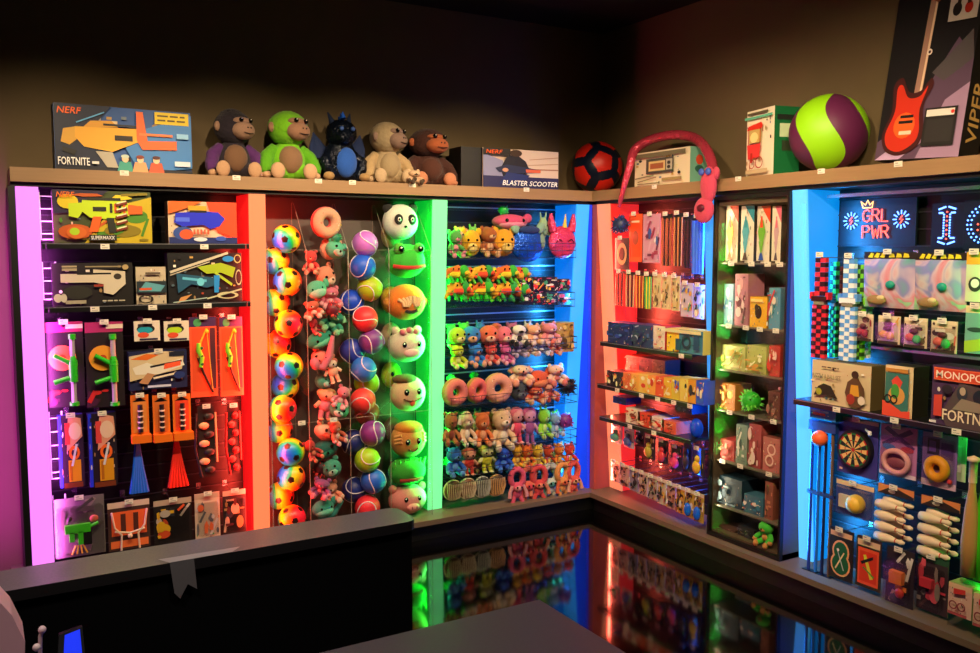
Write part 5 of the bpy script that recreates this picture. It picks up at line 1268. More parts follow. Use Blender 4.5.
dr = m.build('door', t); m = MB(); m.add([(g0+.014, 0, zc0+.02), (g1-.014, 0, zc0+.02), (g1-.014, 0, zc1-.022), (g0+.014, 0, zc1-.022)], [(0, 1, 2, 3)], glass('cabinet_glass', (.96, .97, .95), .05)); m.build('door_glass', dr)
m = MB(); m.cyl((g1-.03, -.014, 1.0), (g1-.03, -.002, 1.0), .008, mat('c0c0c0', .3, '', 0, .9)); m.build('lock', dr)
place(t, 'B', 0, 0, 0); CABT = t; tag(t, 'narrow glass fronted display cabinet on the right wall', 'cabinet')
shz = []
for i, (y, l) in enumerate([(263, 'first'), (327, 'second'), (373, 'third'), (415, 'fourth'), (467, 'fifth'), (514, 'sixth')]):
    z = uz('B', 750, y, .05)[1]; m = MB(); m.box(g0+fw+.001, g1-fw-.001, .03, D-.012, z-.008, z, mat('6a6658', .3)); tag(place(m.build('cabinet_shelf'), 'B', 0, 0, 0), l+' shelf from the top inside the glass cabinet', 'shelf'); shz.append(z)
zcb = zc0+.0305
def lava(cs, bg='e8dcc4'):
    def f(w, h):
        a, b, c = cs
        return carton(w, h, .09, bg, [('p', [(.3, 1), (1, 1), (1, .7)], a), ('p', [(.35, .38), (.65, .38), (.8, .55), (.62, .75), (.4, .75), (.22, .55)], b), ('p', [(.38, .62), (.62, .62), (.55, .82), (.45, .82)], a), ('p', [(.3, .05), (.7, .05), (.55, .2), (.45, .2)], c), ('p', [(.45, .18), (.55, .18), (.7, .38), (.3, .38)], b), ('r', .05, 0, .5, .04, '403020')], '403c30')
    return f
for k, (x0, x1, cs, l) in enumerate([(726, 738, ('e85030', 'e8a030', '905020'), 'orange'), (741, 754, ('2890a0', '48a8b8', '503828'), 'teal'), (757, 770, ('e84820', '70b830', '2050b0'), 'rainbow'), (772, 781, ('e86880', 'c8a0a8', '504050'), 'pink')]):
    B((x0, 206, x1, 262), .06, lava(cs), 'lava_lamp_box', l+' lava lamp box on the top shelf of the glass cabinet', 'box', 'lava lamp boxes', z=shz[0])
cab = [((724, 284, 733, 327), 1, bx(201, ['c8d8e0', '4878a0', 'e8c8c8'], '78a8b8'), 'light blue box at the left of the second cabinet shelf'), ((735, 274, 748, 327), 1, bx(202, ['f0d0d0', '602838', 'e8a0a8'], 'b87888'), 'tall mauve box on the second cabinet shelf'),
       ((750, 297, 767, 327), 1, lambda w, h: carton(w, h, .1, 'e8b020', [('e', .5, .5, .2, .22, '302010'), ('e', .5, .65, .12, .12, '302010'), ('r', .15, .84, .85, .93, 'f8e080')], 'c89018'), 'yellow box with dark figure on the second cabinet shelf'), ((769, 288, 780, 327), 1, bx(203, ['c83838', 'e8e0d0', '2878a0'], '5898b8'), 'blue and red box at the right of the second cabinet shelf'),
       ((722, 346, 745, 372), 2, bx(204, ['e8e8a0', '88a840', 'c8a040'], 'c0c878', n=18), 'pale green box at the left of the third cabinet shelf'), ((747, 346, 766, 373), 2, bx(205, ['f0f0c0', 'a8b048', 'e0a040'], 'b8c068', n=18), 'olive green box on the third cabinet shelf'), ((769, 346, 780, 373), 2, bx(206, ['e84030', 'f0d0c0'], 'c04038'), 'red box at the right of the third cabinet shelf'),
       ((721, 384, 735, 415), 3, bx(207, ['e87828', '805020', 'f0c060'], 'b87830'), 'orange box on the fourth cabinet shelf'), ((768, 392, 780, 416), 3, bx(209, ['502828', 'a07060'], '6a4038'), 'brown box at the right of the fourth cabinet shelf'),
       ((720, 440, 734, 467), 4, bx(210, ['c83838', 'e89080'], 'b03838'), 'red box at the left of the fifth cabinet shelf'), ((736, 425, 747, 467), 4, bx(211, ['e0e0d0', '4a6a60'], '708878'), 'grey green book on the fifth cabinet shelf'), ((749, 424, 761, 467), 4, bx(212, ['e8c8c0', '803030'], 'a84848'), 'dark red book on the fifth cabinet shelf'),
       ((763, 438, 780, 468), 4, lambda w, h: carton(w, h, .1, 'c07068', [('o', .5, .65, .25, .17, .3, 'f0c8b8'), ('o', .5, .35, .25, .17, .3, 'f0c8b8')], '904840'), 'salmon box with pale curl at the right of the fifth cabinet shelf'),
       ((718, 478, 742, 495), 5, bx(213, ['28506a', '88a8b8'], '1c3848'), 'dark blue box stacked at the left of the sixth cabinet shelf'), ((744, 496, 763, 513), 5, bx(214, ['e8e0d0', 'c85838', '3080a0'], '386880'), 'blue and white box on the sixth cabinet shelf'), ((765, 482, 773, 514), 5, bx(215, ['c88060', '603828'], '905040'), 'tall copper box on the sixth cabinet shelf')]
for b, s, fn, l in cab:
    B(b, .06, fn, 'novelty_box', l, 'box', z=shz[s]+(.0 if '(stacked' not in l else .05))
B((738, 388, 764, 414), .06, lambda w, h: spikyball('28b828', '70e050', 34)(w*.8, h), 'plush_toy', 'bright green spiky plush on the fourth cabinet shelf', 'plush toy', z=shz[3])
B((718, 528, 735, 545), .06, bx(216, ['604038', 'a07868'], '483028'), 'novelty_box', 'dark brown box at the bottom of the glass cabinet', 'box', z=zcb)
B((738, 528, 754, 549), .06, bx(217, ['303038', '585860'], '202024'), 'novelty_box', 'black box in the middle of the cabinet bottom', 'box', z=zcb)
B((758, 520, 777, 545), .06, bear('48d838', 'e8a050'), 'plush_toy', 'small green plush at the bottom of the glass cabinet', 'plush toy', z=zcb)
for i, (x, s) in enumerate([(727, 1), (744, 1), (758, 1), (774, 1), (730, 3), (752, 3), (774, 3), (724, 4), (742, 4), (771, 4), (728, 0), (748, 0), (764, 0), (776, 0)]):
    pricetag('B', uz('B', x, 400, .03)[0], shz[s]-.004, .03, f'the {["light blue box","tall mauve box","yellow figure box","blue and red box","orange cabinet box","green spiky cabinet plush","brown cabinet box","red fifth shelf box","grey green book","salmon curl box","orange lava lamp box","teal lava lamp box","rainbow lava lamp box","pink lava lamp box"][i]}')
# ================================================================ wall B, bay of neon signs and outdoor games
u0, u1 = PB[5]+.004, U('B', 1010)
NB = mat('5c8cff', .3, '', 5.0); NR = mat('ff4a3a', .3, '', 3.5); NY = mat('ffb060', .3, '', 3.0)
def glyph(ch):
    return {'G': [[(.9, .85), (.6, 1), (.15, .85), (0, .5), (.15, .12), (.6, 0), (.95, .15), (.95, .48), (.55, .48)]], 'R': [[(0, 0), (0, 1), (.65, 1), (.9, .78), (.65, .52), (0, .52)], [(.45, .52), (.95, 0)]],
            'L': [[(0, 1), (0, 0), (.8, 0)]], 'P': [[(0, 0), (0, 1), (.7, 1), (.95, .76), (.7, .5), (0, .5)]], 'W': [[(0, 1), (.25, 0), (.5, .7), (.75, 0), (1, 1)]]}[ch]
def sign_base(w, h, t):
    m = MB(); m.box(-w/2, w/2, .0, .012, 0, h, mat('04051c', .4)); m.build('backing_board', t)
def grlpwr(w, h):
    t = empty('neon_sign'); sign_base(w, h, t)
    m = MB()
    for li, (word, z) in enumerate([('GRL', .52), ('PWR', .17)]):
        for i, ch in enumerate(word):
            for st in glyph(ch): m.tube([(w*(-.17+i*.125+.1*a), -.008, h*(z+.26*b)) for a, b in st], .0035, NR, 6)
    m.build('lettering', t)
    m = MB(); m.tube([(w*a, -.008, h*b) for a, b in [(-.17, .82), (-.2, .96), (-.14, .88), (-.11, .98), (-.08, .88), (-.04, .95), (-.05, .82), (-.17, .82)]], .003, NY, 6); m.build('crown', t)
    for s in (-1, 1):
        m = MB(); c = (s*w*.33, h*.55)
        for k in range(12):
            a = 2*PI*k/12; m.tube([(c[0]+.024*math.cos(a), -.008, c[1]+.024*math.sin(a)), (c[0]+.042*math.cos(a), -.008, c[1]+.042*math.sin(a))], .0028, NB, 5)
        m.tube([(c[0]+.006, -.008, c[1]+.018), (c[0]-.008, -.008, c[1]-.001), (c[0]+.008, -.008, c[1]+.001), (c[0]-.005, -.008, c[1]-.018)], .003, NR, 5); m.build('burst', t)
    return t
B((840, 199, 916, 246), .2, grlpwr, 'neon_sign', 'GRL PWR neon sign with crown and two blue bursts', 'neon sign')
def dots(pts, m, c): 
    for x, z in pts: m.ell((x, -.006, z), .0042, c, 6, 5)
def isign(w, h):
    t = empty('neon_sign'); sign_base(w*1.7, h, t); m = MB(); pts = []
    for sx in (-1, 1):
        for k in range(9): pts.append((sx*w*.16, h*(.26+.48*k/8)))
        for zc in (.16, .84):
            for k in range(5): pts.append((sx*w*(.1+.08*k), h*(zc+(.07 if zc > .5 else -.07)-.012*k*(1 if zc > .5 else -1))))
            for k in range(3): pts.append((sx*w*(.24+.08*k), h*(zc-(.06 if zc > .5 else -.06)+0*k)))
    dots(pts, m, NB); m.build('bulbs', t); m = MB(); dots([(0, h*(.2+.1*k)) for k in range(7)], m, NR); m.build('red_bulbs', t); return t
B((938, 203, 957, 248), .2, isign, 'neon_sign', 'blue bulb sign shaped like a capital I with red dots inside', 'neon sign')
def rsign(w, h):
    t = empty('neon_sign'); sign_base(w*1.1, h, t); m = MB()
    for R_, n in ((.45, 26), (.36, 20)): dots([(w*R_*math.cos(2*PI*k/n), h*.5+w*R_*math.sin(2*PI*k/n)) for k in range(n)], m, NB)
    m.build('bulbs', t); m = MB(); dots([(w*.2*math.cos(2*PI*k/9), h*.45+w*.2*math.sin(2*PI*k/9)) for k in range(9)], m, NR); m.build('red_bulbs', t); return t
B((966, 199, 1008, 250), .2, rsign, 'neon_sign', 'round blue bulb sign with red dots at the right edge', 'neon sign')
m = MB(); zr = uz('B', 900, 192, .12)[1]; m.box(u0+.02, u1-.01, .12, .128, zr-.008, zr+.008, mat('c8c8d0', .25, '', 0, .8)); tag(place(m.build('hang_rail'), 'B', 0, 0, 0), 'chrome rail running above the neon signs', 'rail')
# pixel swords
def sword(c, c2):
    def f(w, h):
        t = empty('pixel_sword'); m = MB(); n = 13; s = w/3.2; A_ = mat(c, .4); B_ = mat(c2, .4)
        q = h*.52/n
        for k in range(n):
            for j in range(3): m.box((j-1.5)*s, (j-.5)*s-.001, -.008-(k+j) % 2*.003, .012, k*q, (k+1)*q-.001, (A_, B_)[(k+j) % 2])
        m.build('blade', t)
        m = MB(); m.box(-w*.5, w*.5, -.016, .018, h*.55, h*.6, B_); m.box(-w*.62, -w*.42, -.014, .016, h*.57, h*.64, A_); m.box(w*.42, w*.62, -.014, .016, h*.57, h*.64, A_); m.box(-w*.34, w*.34, -.016, .018, h*.52, h*.555, '8a8070'); m.build('crossguard', t)
        m = MB(); 
        for k in range(8):
            for j in range(2): m.box((j-1)*s*1.1, j*s*1.1-.001, -.01, .014, h*(.605+.046*k), h*(.649+.046*k), (A_, B_)[(k+j) % 2])
        m.build('grip', t); return t
    return f
sw = [((813, 255, 828, 358), 'e02838', '2a0508', .02, 'red'), ((841, 256, 857, 361), '58a0f0', 'f0f8ff', .02, 'pale blue'), ((829, 259, 838, 357), '28b048', '04200c', .08, 'dark green'), ((836, 264, 843, 358), '903828', '481810', .12, 'brown'), ((856, 262, 865, 360), '78d020', '284808', .06, 'lime'), ((864, 268, 871, 358), 'e8e8f0', '70a070', .1, 'white and green')]
for b, c, c2, v, l in sw: B(b, v, sword(c, c2), 'pixel_sword', l+' checkered pixel sword hanging beside the sky blue pillar', 'toy sword', 'pixel swords', hk=('the '+l+' pixel sword') if v < .03 else None)
# iridescent bags
def fbag(w, h):
    t = empty('mermaid_bag'); W = w/2; m = MB()
    nx, nz = 12, 8; vs = []; fs = []
    for i in range(nx+1):
        for j in range(nz+1):
            a = i/nx*2-1; b = j/nz; vs.append((a*W, -.03*math.cos(a*PI/2)*math.sin(b*PI)**.6-.002*math.sin(9*a+5*b), b*h*.9))
    for i in range(nx):
        for j in range(nz): k = i*(nz+1)+j; fs.append((k, k+nz+1, k+nz+2, k+1))
    vs += [(-W, .004, 0), (W, .004, 0), (W, .004, h*.9), (-W, .004, h*.9)]; n = (nx+1)*(nz+1); fs.append((n+3, n+2, n+1, n))
    m.add(vs, fs, iridescent(), True); m.build('bag_film', t)
    m = MB(); m.box(-W, W, -.004, .003, h*.88, h, '241c10')
    m.art([('p', [(.08+.12*k, .2), (.14+.12*k, .9), (.2+.12*k, .75), (.17+.12*k, .1)], 'f0e020') for k in range(3)]+[('p', [(.5+.14*k, .15), (.52+.14*k, .85), (.6+.14*k, .7), (.62+.14*k, .2)], 'e8d828') for k in range(3)], -W, h*.88, w, h*.12, -.0045); m.build('header_card', t)
    m = MB(); r = random.Random(int(w*1e4))
    m.ell((W*.25, -.036, h*.42), (.022, .012, .018), '189888', 12, 8); m.ell((-W*.3, -.03, h*.14), (.05, .014, .022), 'a08050', 12, 8); m.ell((-W*.1, -.036, h*.18), (.02, .01, .012), 'e0c890', 10, 6)
    m.build('bag_contents', t); return t
B((864, 252, 915, 308), .05, fbag, 'novelty_bag', 'shimmering pastel bag with yellow header below the GRL PWR sign', 'bag', 'shimmering bags', hk='the left shimmering bag')
B((915, 253, 967, 311), .05, fbag, 'novelty_bag', 'shimmering pastel bag with yellow header below the capital I sign', 'bag', 'shimmering bags', hk='the right shimmering bag')
B((966, 252, 985, 302), .04, lambda w, h: card(w, h, 'd0d0b0', [('r', 0, .75, 1, 1, 'f0a030'), ('e', .5, .35, .35, .15, '303830'), ('e', .5, .37, .22, .09, 'e8e0e0')]), 'hanging_pack', 'pale pack with orange header at the right of the shimmering bags', 'toy pack', hk='the pale pack with orange header')
B((965, 306, 988, 354), .03, lambda w, h: card(w, h, '70a8a0', [('r', 0, .85, 1, 1, 'e8d0a0'), ('p', [(0, 0), (1, .1), (1, .35), (0, .25)], 'a8c838'), ('e', .5, .5, .4, .05, '284840')]), 'hanging_pack', 'teal and green pack above the property trading game', 'toy pack', hk='the teal and green pack')
fc = [('a83048', 'red'), ('e0a030', 'amber'), ('d86040', 'coral and green'), ('e06858', 'salmon and green')]
for k, b in enumerate([(856, 314, 873, 341), (878, 316, 900, 344), (904, 318, 927, 348), (931, 321, 957, 353)]):
    def fk(w, h, k=k):
        c = fc[k][0]; o = card(w, h, 'e0cca8', busy(160+k, [c, '483028', 'f0e8d8', '704038'], 9)+[('r', .05, .0, .95, .1, '403828')], 'f0dcb8').build('figure_pack')
        m = MB(); m.ell((-w*.15, -.014, h*.35), (w*.2, .013, h*.14), c, 10, 7); m.ell((w*.16, -.016, h*.3), (w*.17, .014, h*.15), '38b858' if k > 1 else c, 10, 7); m.ell((0, -.012, h*.56), (w*.2, .011, h*.1), '602828', 10, 7); m.build('toy_figure', o)
        bubble(w, h, .032, .06, .12, .94, .78).build('clear_blister', o); return o
    B(b, .04, fk, 'figure_pack', 'small cream blister pack with '+fc[k][1]+' figures under the shimmering bags', 'toy pack', 'cream blister packs', hk='the '+fc[k][1]+' blister pack')
m = MB(); zr = uz('B', 930, 353, D-.03)[1]; m.box(PB[5]+.03, u1-.01, D-.05, D-.015, zr-.006, zr+.006, mat('a0a0a8', .3, '', 0, .8)); tag(place(m.build('hang_rail'), 'B', 0, 0, 0), 'metal rail between the blister packs and the board games', 'rail')
zg = shelf('B', u0, u1, 900, 418, 'black shelf carrying the board game cartons on the right', v0=-.05)
def zat(px, py, v): return uz('B', px, py, v)[1]
def puzzle(w, h):
    ops = [('r', 0, 0, 1, 1, 'd8c098')]+lines(.2, .85, .5, 1, .1, .03, '504028')+[('t', 'PUZZLE & BALL SET', .04, .6, .5, .1, '8a7858'), ('p', [(.08, .18), (.15, .4), (.25, .48), (.38, .44), (.5, .16), (.3, .22)], '282418'), ('e', .17, .28, .05, .08, 'a8a028'),
           ('e', .78, .78, .06, .09, '402818'), ('p', [(.62, .35), (.66, .6), (.74, .7), (.84, .7), (.93, .5), (.95, .2), (.86, .05), (.7, .05)], '604028'), ('p', [(.7, .3), (.72, .55), (.84, .55), (.86, .3)], 'e0a030'), ('e', .72, .22, .07, .12, 'a83828'), ('e', .9, .22, .06, .1, 'e8d8c0')]
    return carton(w, h, .11, 'd8c098', ops, '6a5a34')
def flam(w, h):
    ops = [('r', 0, 0, 1, 1, 'e8d0a0'), ('r', .08, .1, .92, .86, '387870'), ('p', [(.3, .7), (.5, .82), (.7, .7), (.6, .55), (.4, .55)], 'e84838'), ('e', .5, .42, .3, .18, 'e0a050'), ('e', .45, .5, .15, .15, '48a040'), ('p', [(0, 0), (0, .3), (.3, .25), (.7, .12), (1, .15), (1, 0)], 'f05038'),
           ('o', .2, .34, .13, .09, .35, '181818'), ('o', .42, .34, .13, .09, .35, '181818'), ('r', .1, .88, .9, .95, 'c88838')]
    return carton(w, h, .11, 'e8d0a0', ops, '28281c')
def mono(w, h):
    ops = [('r', 0, 0, 1, 1, '4a3058'), ('p', [(.2, .2), (.5, .75), (1, .7), (1, 0), (.3, 0)], '58484c'), ('r', .06, .76, 1, .97, 'f06840'), ('r', .08, .78, 1, .95, 'd84828'), ('t', 'MONOPOLY', .1, .795, .98, .13, 'fff0e0'), ('p', [(.08, .15), (.08, .5), (.22, .52), (.22, .15)], 'd84838'), ('e', .3, .62, .09, .08, '2c2430'),
           ('e', .55, .58, .09, .12, '303848'), ('e', .56, .62, .05, .07, 'c0a890'), ('e', .85, .55, .12, .13, '202838'), ('p', [(.4, .3), (.55, .5), (.9, .45), (1, .3)], '988878'), ('t', 'FORTNITE', .24, .1, .92, .19, 'f8e8c8'), ('r', .02, .03, .14, .07, 'e0e0e0')]
    return carton(w, h, .11, '4a3058', ops, '302038')
for b, fn, l, tk in [((812, 363, 871, 405), puzzle, 'beige puzzle and ball carton with standing figure on the games shelf', 'the beige puzzle and ball carton'), ((885, 366, 913, 414), flam, 'colourful narrow game carton between the beige carton and the purple one', 'the colourful narrow game carton'), ((924, 368, 1002, 420), mono, 'purple MONOPOLY board game carton with FORTNITE lettering', 'the purple board game carton')]:
    u, z, w, h = slot('B', *b, -.03); w = min(w, (u1-.012-u)*2)
    o = fn(w, zat((b[0]+b[2])/2, b[1], -.03)-zg).build('board_game_carton'); place(o, 'B', u, -.03, zg+.0005); tag(o, l, 'game box'); pricetag('B', u, zg-.014, -.0515, tk)
B((810, 407, 836, 420), .0, lambda w, h: carton(w, h, .12, '2878d8', [('r', .1, .3, .6, .5, 'e05838'), ('r', .1, .6, .8, .75, 'a0c8f0')], '184890'), 'novelty_box', 'bright blue box under the left end of the games shelf', 'box')
# dart board
def dartb(w, h):
    t = empty('dart_board_set'); m = MB(); m.box(-w/2, w/2, 0, .01, 0, h, '3c3890'); m.art([('r', 0, .93, 1, 1, 'b8a0a0'), ('r', .06, .05, .14, .09, 'e0c0b0')], -w/2, 0, w, h, -.0004); m.build('backing_card', t)
    m = MB(); c = (0, h*.47); R_ = w*.42; m.cyl((c[0], -.03, c[1]), (c[0], -.001, c[1]), R_, '14100c', seg=40)
    n = 20
    for k in range(n):
        a0 = 2*PI*(k-.5)/n; a1 = 2*PI*(k+.5)/n
        for ri, ro, cs in ((.08, .8, ('e8c070', '141010')), (.8, .88, ('c02018', '187838')), (.46, .52, ('c02018', '187838'))):
            y = -.0305 if ri != .46 and ri != .8 else -.031
            m.add([(c[0]+R_*r*math.cos(a), y, c[1]+R_*r*math.sin(a)) for r, a in ((ri, a0), (ro, a0), (ro, a1), (ri, a1))], [(0, 1, 2, 3)], cs[k % 2])
    m.cyl((c[0], -.032, c[1]), (c[0], -.03, c[1]), R_*.1, 'c02018', seg=14); m.build('board', t)
    m = MB()
    for k in range(2): m.tube([(w*.28, -.03, h*(.88-.02*k)), (w*.42, -.04, h*(.84-.03*k))], .003, 'c8c8c8', 6); m.ell((w*.44, -.045, h*(.84-.03*k)), (.01, .01, .008), 'f0e0f0', 6, 5)
    m.build('darts', t); return t
B((838, 419, 878, 476), .05, dartb, 'dart_board_set', 'round black and cream dart board on a purple card', 'dart board', hk='the dart board')
def mask(w, h):
    o = card(w, h, 'b070a8', [('r', 0, 0, 1, .08, 'e0c8d8'), ('p', [(.1, .9), (.9, .55), (.95, .62), (.2, .97)], '502868'), ('p', [(.9, .9), (.1, .55), (.05, .62), (.8, .97)], '402058'), ('e', .25, .56, .18, .06, '4078c8'), ('e', .75, .56, .18, .06, 'b83048')]).build('mask_set')
    m = MB(); m.torus((0, -.014, h*.3), w*.3, w*.07, 'f0a8a8', seg=20, sx=1.1, sz=.9); m.ell((0, -.01, h*.28), (w*.28, .012, h*.1), '904858', 12, 8); m.build('swim_mask', o); bubble(w, h, .03).build('clear_blister', o); return o
B((880, 426, 917, 477), .05, mask, 'mask_set', 'purple and pink swim mask set right of the dart board', 'toy pack', hk='the purple and pink mask set')
def ringset(w, h):
    o = card(w, h, '8060a8', [('r', 0, 0, 1, .12, 'e0b8d0'), ('r', .15, .6, .5, .9, '302848'), ('r', .55, .55, .9, .85, '583888'), ('r', .2, .65, .4, .85, '6848a0')]).build('ring_set')
    m = MB(); m.torus((0, -.016, h*.36), w*.24, w*.13, 'f0a020', seg=24, sec=10); m.build('yellow_ring', o); m = MB(); m.ell((w*.36, -.01, h*.16), w*.07, 'e83040', 10, 7); m.build('red_ball', o); bubble(w, h, .036, .05, .06, .95, .92).build('clear_blister', o); return o
B((922, 434, 957, 488), .04, ringset, 'ring_set', 'purple pack with thick yellow ring, right of the mask set', 'toy pack', hk='the purple pack with the yellow ring')
B((957, 437, 966, 482), .09, lambda w, h: card(w, h, 'c0c8a8', [('r', .1, .2, .5, .8, 'f0e8e0')]), 'hanging_pack', 'pale narrow pack behind the purple ring pack', 'toy pack')
# long stick sets on the left
def sticks(w, h):
    t = empty('stick_set')
    for k, (x, c) in enumerate([(-.4, '2040a0'), (-.12, '2878e0'), (.12, '102058'), (.38, '6a5040')]):
        m = MB(); m.cyl((x*w, .0, .06), (x*w, 0, h*.93), .008, c); m.build('stick', t)
        m = MB(); m.box(x*w-.028, x*w+.02, -.015, .015, 0, .06, '101830'); m.build('stick_head', t)
    m = MB(); m.ell((-w*.02, -.02, h*.9), w*.26, 'ff6a38', 16, 10); m.build('orange_ball', t)
    m = MB(); m.box(-w*.52, w*.52, -.01, .01, h*.55, h*.57, '203060'); m.build('strap', t); m = MB(); m.box(-w*.52, w*.52, -.012, .012, h*.94, h, '1c3c88'); m.build('header_card', t); return t
B((808, 421, 834, 586), .03, sticks, 'stick_set', 'set of long blue sticks with orange ball beside the sky blue pillar', 'toy set')
def ballbag(w, h):
    o = card(w, h, '3858a8', [('r', 0, .86, 1, 1, 'e8c8a0')], 'e8c8a0').build('ball_bag'); m = MB(); m.ell((w*.1, -.02, h*.42), w*.22, 'f0c040', 14, 9); m.box(-w*.36, -w*.02, -.02, -.006, h*.22, h*.6, 'e8c8a0'); m.build('foam_ball', o); bubble(w, h, .042, .03, .05, .97, .84).build('clear_blister', o); return o
B((836, 483, 874, 517), .04, ballbag, 'ball_bag', 'clear blue bag with yellow ball under the dart board', 'toy pack', hk='the clear bag with the yellow ball')
def pins(w, h):
    t = empty('bowling_set'); m = MB(); m.box(-w/2, w/2, 0, .003, h*.84, h, 'e08850'); m.art([('p', [(0, 0), (.4, 1), (1, .3), (1, 0)], '302420'), ('e', .4, .4, .1, .2, 'e8e0d0')], -w/2, h*.84, w, h*.16, -.0005)
    m.build('header_card', t)
    k = 0
    for r_ in range(4):
        for c_ in range(2):
            m = MB(); z = h*(.1+.19*r_); x0 = -w*.46+c_*w*.04; R_ = h*.092
            y = -.02 if c_ == 0 else .025; L = w*.84
            old = Matrix.Translation((x0, y, z+.01*c_)) @ Matrix.Rotation(PI/2, 4, 'Y') @ Matrix.Rotation(.0, 4, 'X')
            m.T = old; m.lathe([(.001, 0), (R_*.75, .004), (R_*1.0, L*.28), (R_*.62, L*.6), (R_*.36, L*.76), (R_*.52, L*.88), (R_*.3, L*.98), (.001, L)], mat('f0d8b8', .35), seg=14)
            m.cyl((0, 0, L*.7), (0, 0, L*.73), R_*.46, 'd03828', seg=14); m.build('bowling_pin', t); k += 1
    return t
B((877, 487, 913, 545), .06, pins, 'bowling_set', 'stacked cream toy bowling pins below the mask set', 'toy set', 'bowling pin sets', hk='the left bowling pin set')
B((920, 499, 959, 560), .06, pins, 'bowling_set', 'stacked cream toy bowling pins below the yellow ring pack', 'toy set', 'bowling pin sets', hk='the right bowling pin set')
def golf(w, h):
    return card(w, h, '201c18', [('r', .05, .84, .95, .94, 'e0b080'), ('e', .5, .56, .36, .22, 'f0a878'), ('e', .5, .3, .42, .24, 'f0a878'), ('e', .5, .56, .29, .18, '186038'), ('e', .5, .3, .35, .2, '186038'), ('l', .3, .2, .65, .55, .03, 'f0d8a0'), ('l', .65, .2, .35, .6, .02, 'c8c8c8'), ('e', .4, .58, .05, .03, 'f0f0e0')])
B((829, 529, 853, 580), .02, golf, 'golf_set', 'black card with green rounded golf toy above the deck', 'toy pack', hk='the green golf card')
B((856, 538, 881, 589), .01, lambda w, h: card(w, h, '38281c', [('r', .05, .82, .95, .94, 'e8c0a0'), ('r', .08, .06, .92, .78, 'f05838'), ('r', .16, .12, .84, .72, 'e03820'), ('l', .35, .65, .65, .2, .07, 'e8d840'), ('l', .3, .4, .75, .25, .03, '40a040'), ('p', [(.2, .5), (.7, .66), (.7, .6), (.25, .45)], '181818')]), 'golf_set', 'red and orange card with yellow stick, right of the green golf card', 'toy pack', hk='the red and orange card')
B((886, 549, 914, 606), .02, blist(lambda w, h: card(w, h, '282028', busy(171, ['f08838', 'c8a080', '583828', 'e8e0d8', '484048'], 12), '302828'), .04, prod=lambda p, w, h, d: (p.box(-w*.25, w*.2, -.03, -.006, h*.4, h*.62, 'f07828'), p.ell((w*.1, -.02, h*.25), (w*.16, .015, h*.09), 'c83020'))), 'hanging_pack', 'dark bag with orange block toy in the lowest row', 'toy pack', hk='the dark bag with the orange block')
B((917, 556, 948, 613), .04, blist(lambda w, h: card(w, h, '382830', busy(172, ['c84050', '58383c', '908078', 'e05868'], 14), '28503a'), .04, prod=lambda p, w, h, d: p.box(-w*.3, w*.1, -.03, -.006, h*.45, h*.6, 'd83848')), 'hanging_pack', 'dark bag with crimson toy in the lowest row', 'toy pack', hk='the dark bag with the crimson toy')
for k, (b, l) in enumerate([((948, 585, 972, 617), 'left'), ((973, 596, 998, 630), 'right')]):
    B(b, -.02, lambda w, h: carton(w, h, .09, 'e0b8a8', [('r', 0, .84, 1, 1, 'e8c8a0'), ('p', [(.3, .7), (.8, .78), (.8, .92), (.3, .88)], 'd83838'), ('o', .3, .35, .18, .14, .3, '903040'), ('o', .65, .35, .18, .14, .3, '904048'), ('r', .1, .05, .9, .14, 'b85058')], '98a860'), 'novelty_box', l+' pink and white box standing by the green bats', 'box', 'pink and white boxes', z=None)
# green bats
def bat(c):
    def f(w, h):
        t = empty('toy_bat'); m = MB(); m.lathe([(.001, 0), (.03, .006), (.034, h*.3), (.026, h*.55), (.014, h*.72), (.013, h*.95)], mat(c, .4), seg=18); m.build('barrel', t)
        m = MB(); m.lathe([(.016, h*.78), (.016, h*.95), (.024, h*.955), (.024, h*.98), (.001, h)], 'e8c8a0', seg=14); m.build('handle', t); return t
    return f
B((965, 455, 977, 578), .0, bat('c89858'), 'toy_bat', 'tan wooden looking toy bat at the right edge', 'bat', 'toy bats')
B((976, 448, 992, 582), .03, bat('48d820'), 'toy_bat', 'bright green toy bat at the far right edge', 'bat', 'toy bats')

# ================================================================ counters in front
CT = mat('807a78', .2, 'fleck'); CB_ = mat('020202', .9); CB_.node_tree.nodes['Principled BSDF'].inputs['Specular IOR Level'].default_value = .1
t = empty('service_counter'); cx0, cx1, cy0, cy1, ch = -1.2, .955, 1.985, 2.12, 1.0
m = MB(); r = .03
pts = [(cx0, cy0), (cx1-r, cy0)]+[(cx1-r+r*math.sin(a), cy0+r-r*math.cos(a)) for a in (.5, 1.0, 1.57)]+[(cx1, cy1-r)]+[(cx1-r+r*math.cos(a), cy1-r+r*math.sin(a)) for a in (.5, 1.0, 1.57)]+[(cx0, cy1)]
n = len(pts); m.add([(x, y, ch) for x, y in pts]+[(x, y, ch-.025) for x, y in pts], [tuple(range(n)), tuple(reversed(range(n, 2*n)))], CT); m.add([(x, y, ch) for x, y in pts]+[(x, y, ch-.025) for x, y in pts], [(k, n+k, n+(k+1) % n, (k+1) % n) for k in range(n)], mat('1a1818', .4))
m.build('counter_top', t); m = MB(); m.box(cx0, cx1-.012, cy0+.012, cy1-.01, 0, ch-.026, CB_); m.build('counter_panel', t)
tag(t, 'long black counter with narrow speckled grey brown top and taped joint', 'counter')
t = empty('service_desk'); m = MB(); m.box(-1.2, 1.074, 1.02, 1.603, .87, .9, mat('5a5156', .35, 'fleck')); m.build('desk_top', t); m = MB(); m.box(-1.2, 1.05, 1.05, 1.58, 0, .869, CB_); m.build('desk_panel', t)
tag(t, 'lower dark desk with grey top corner in the foreground', 'counter')
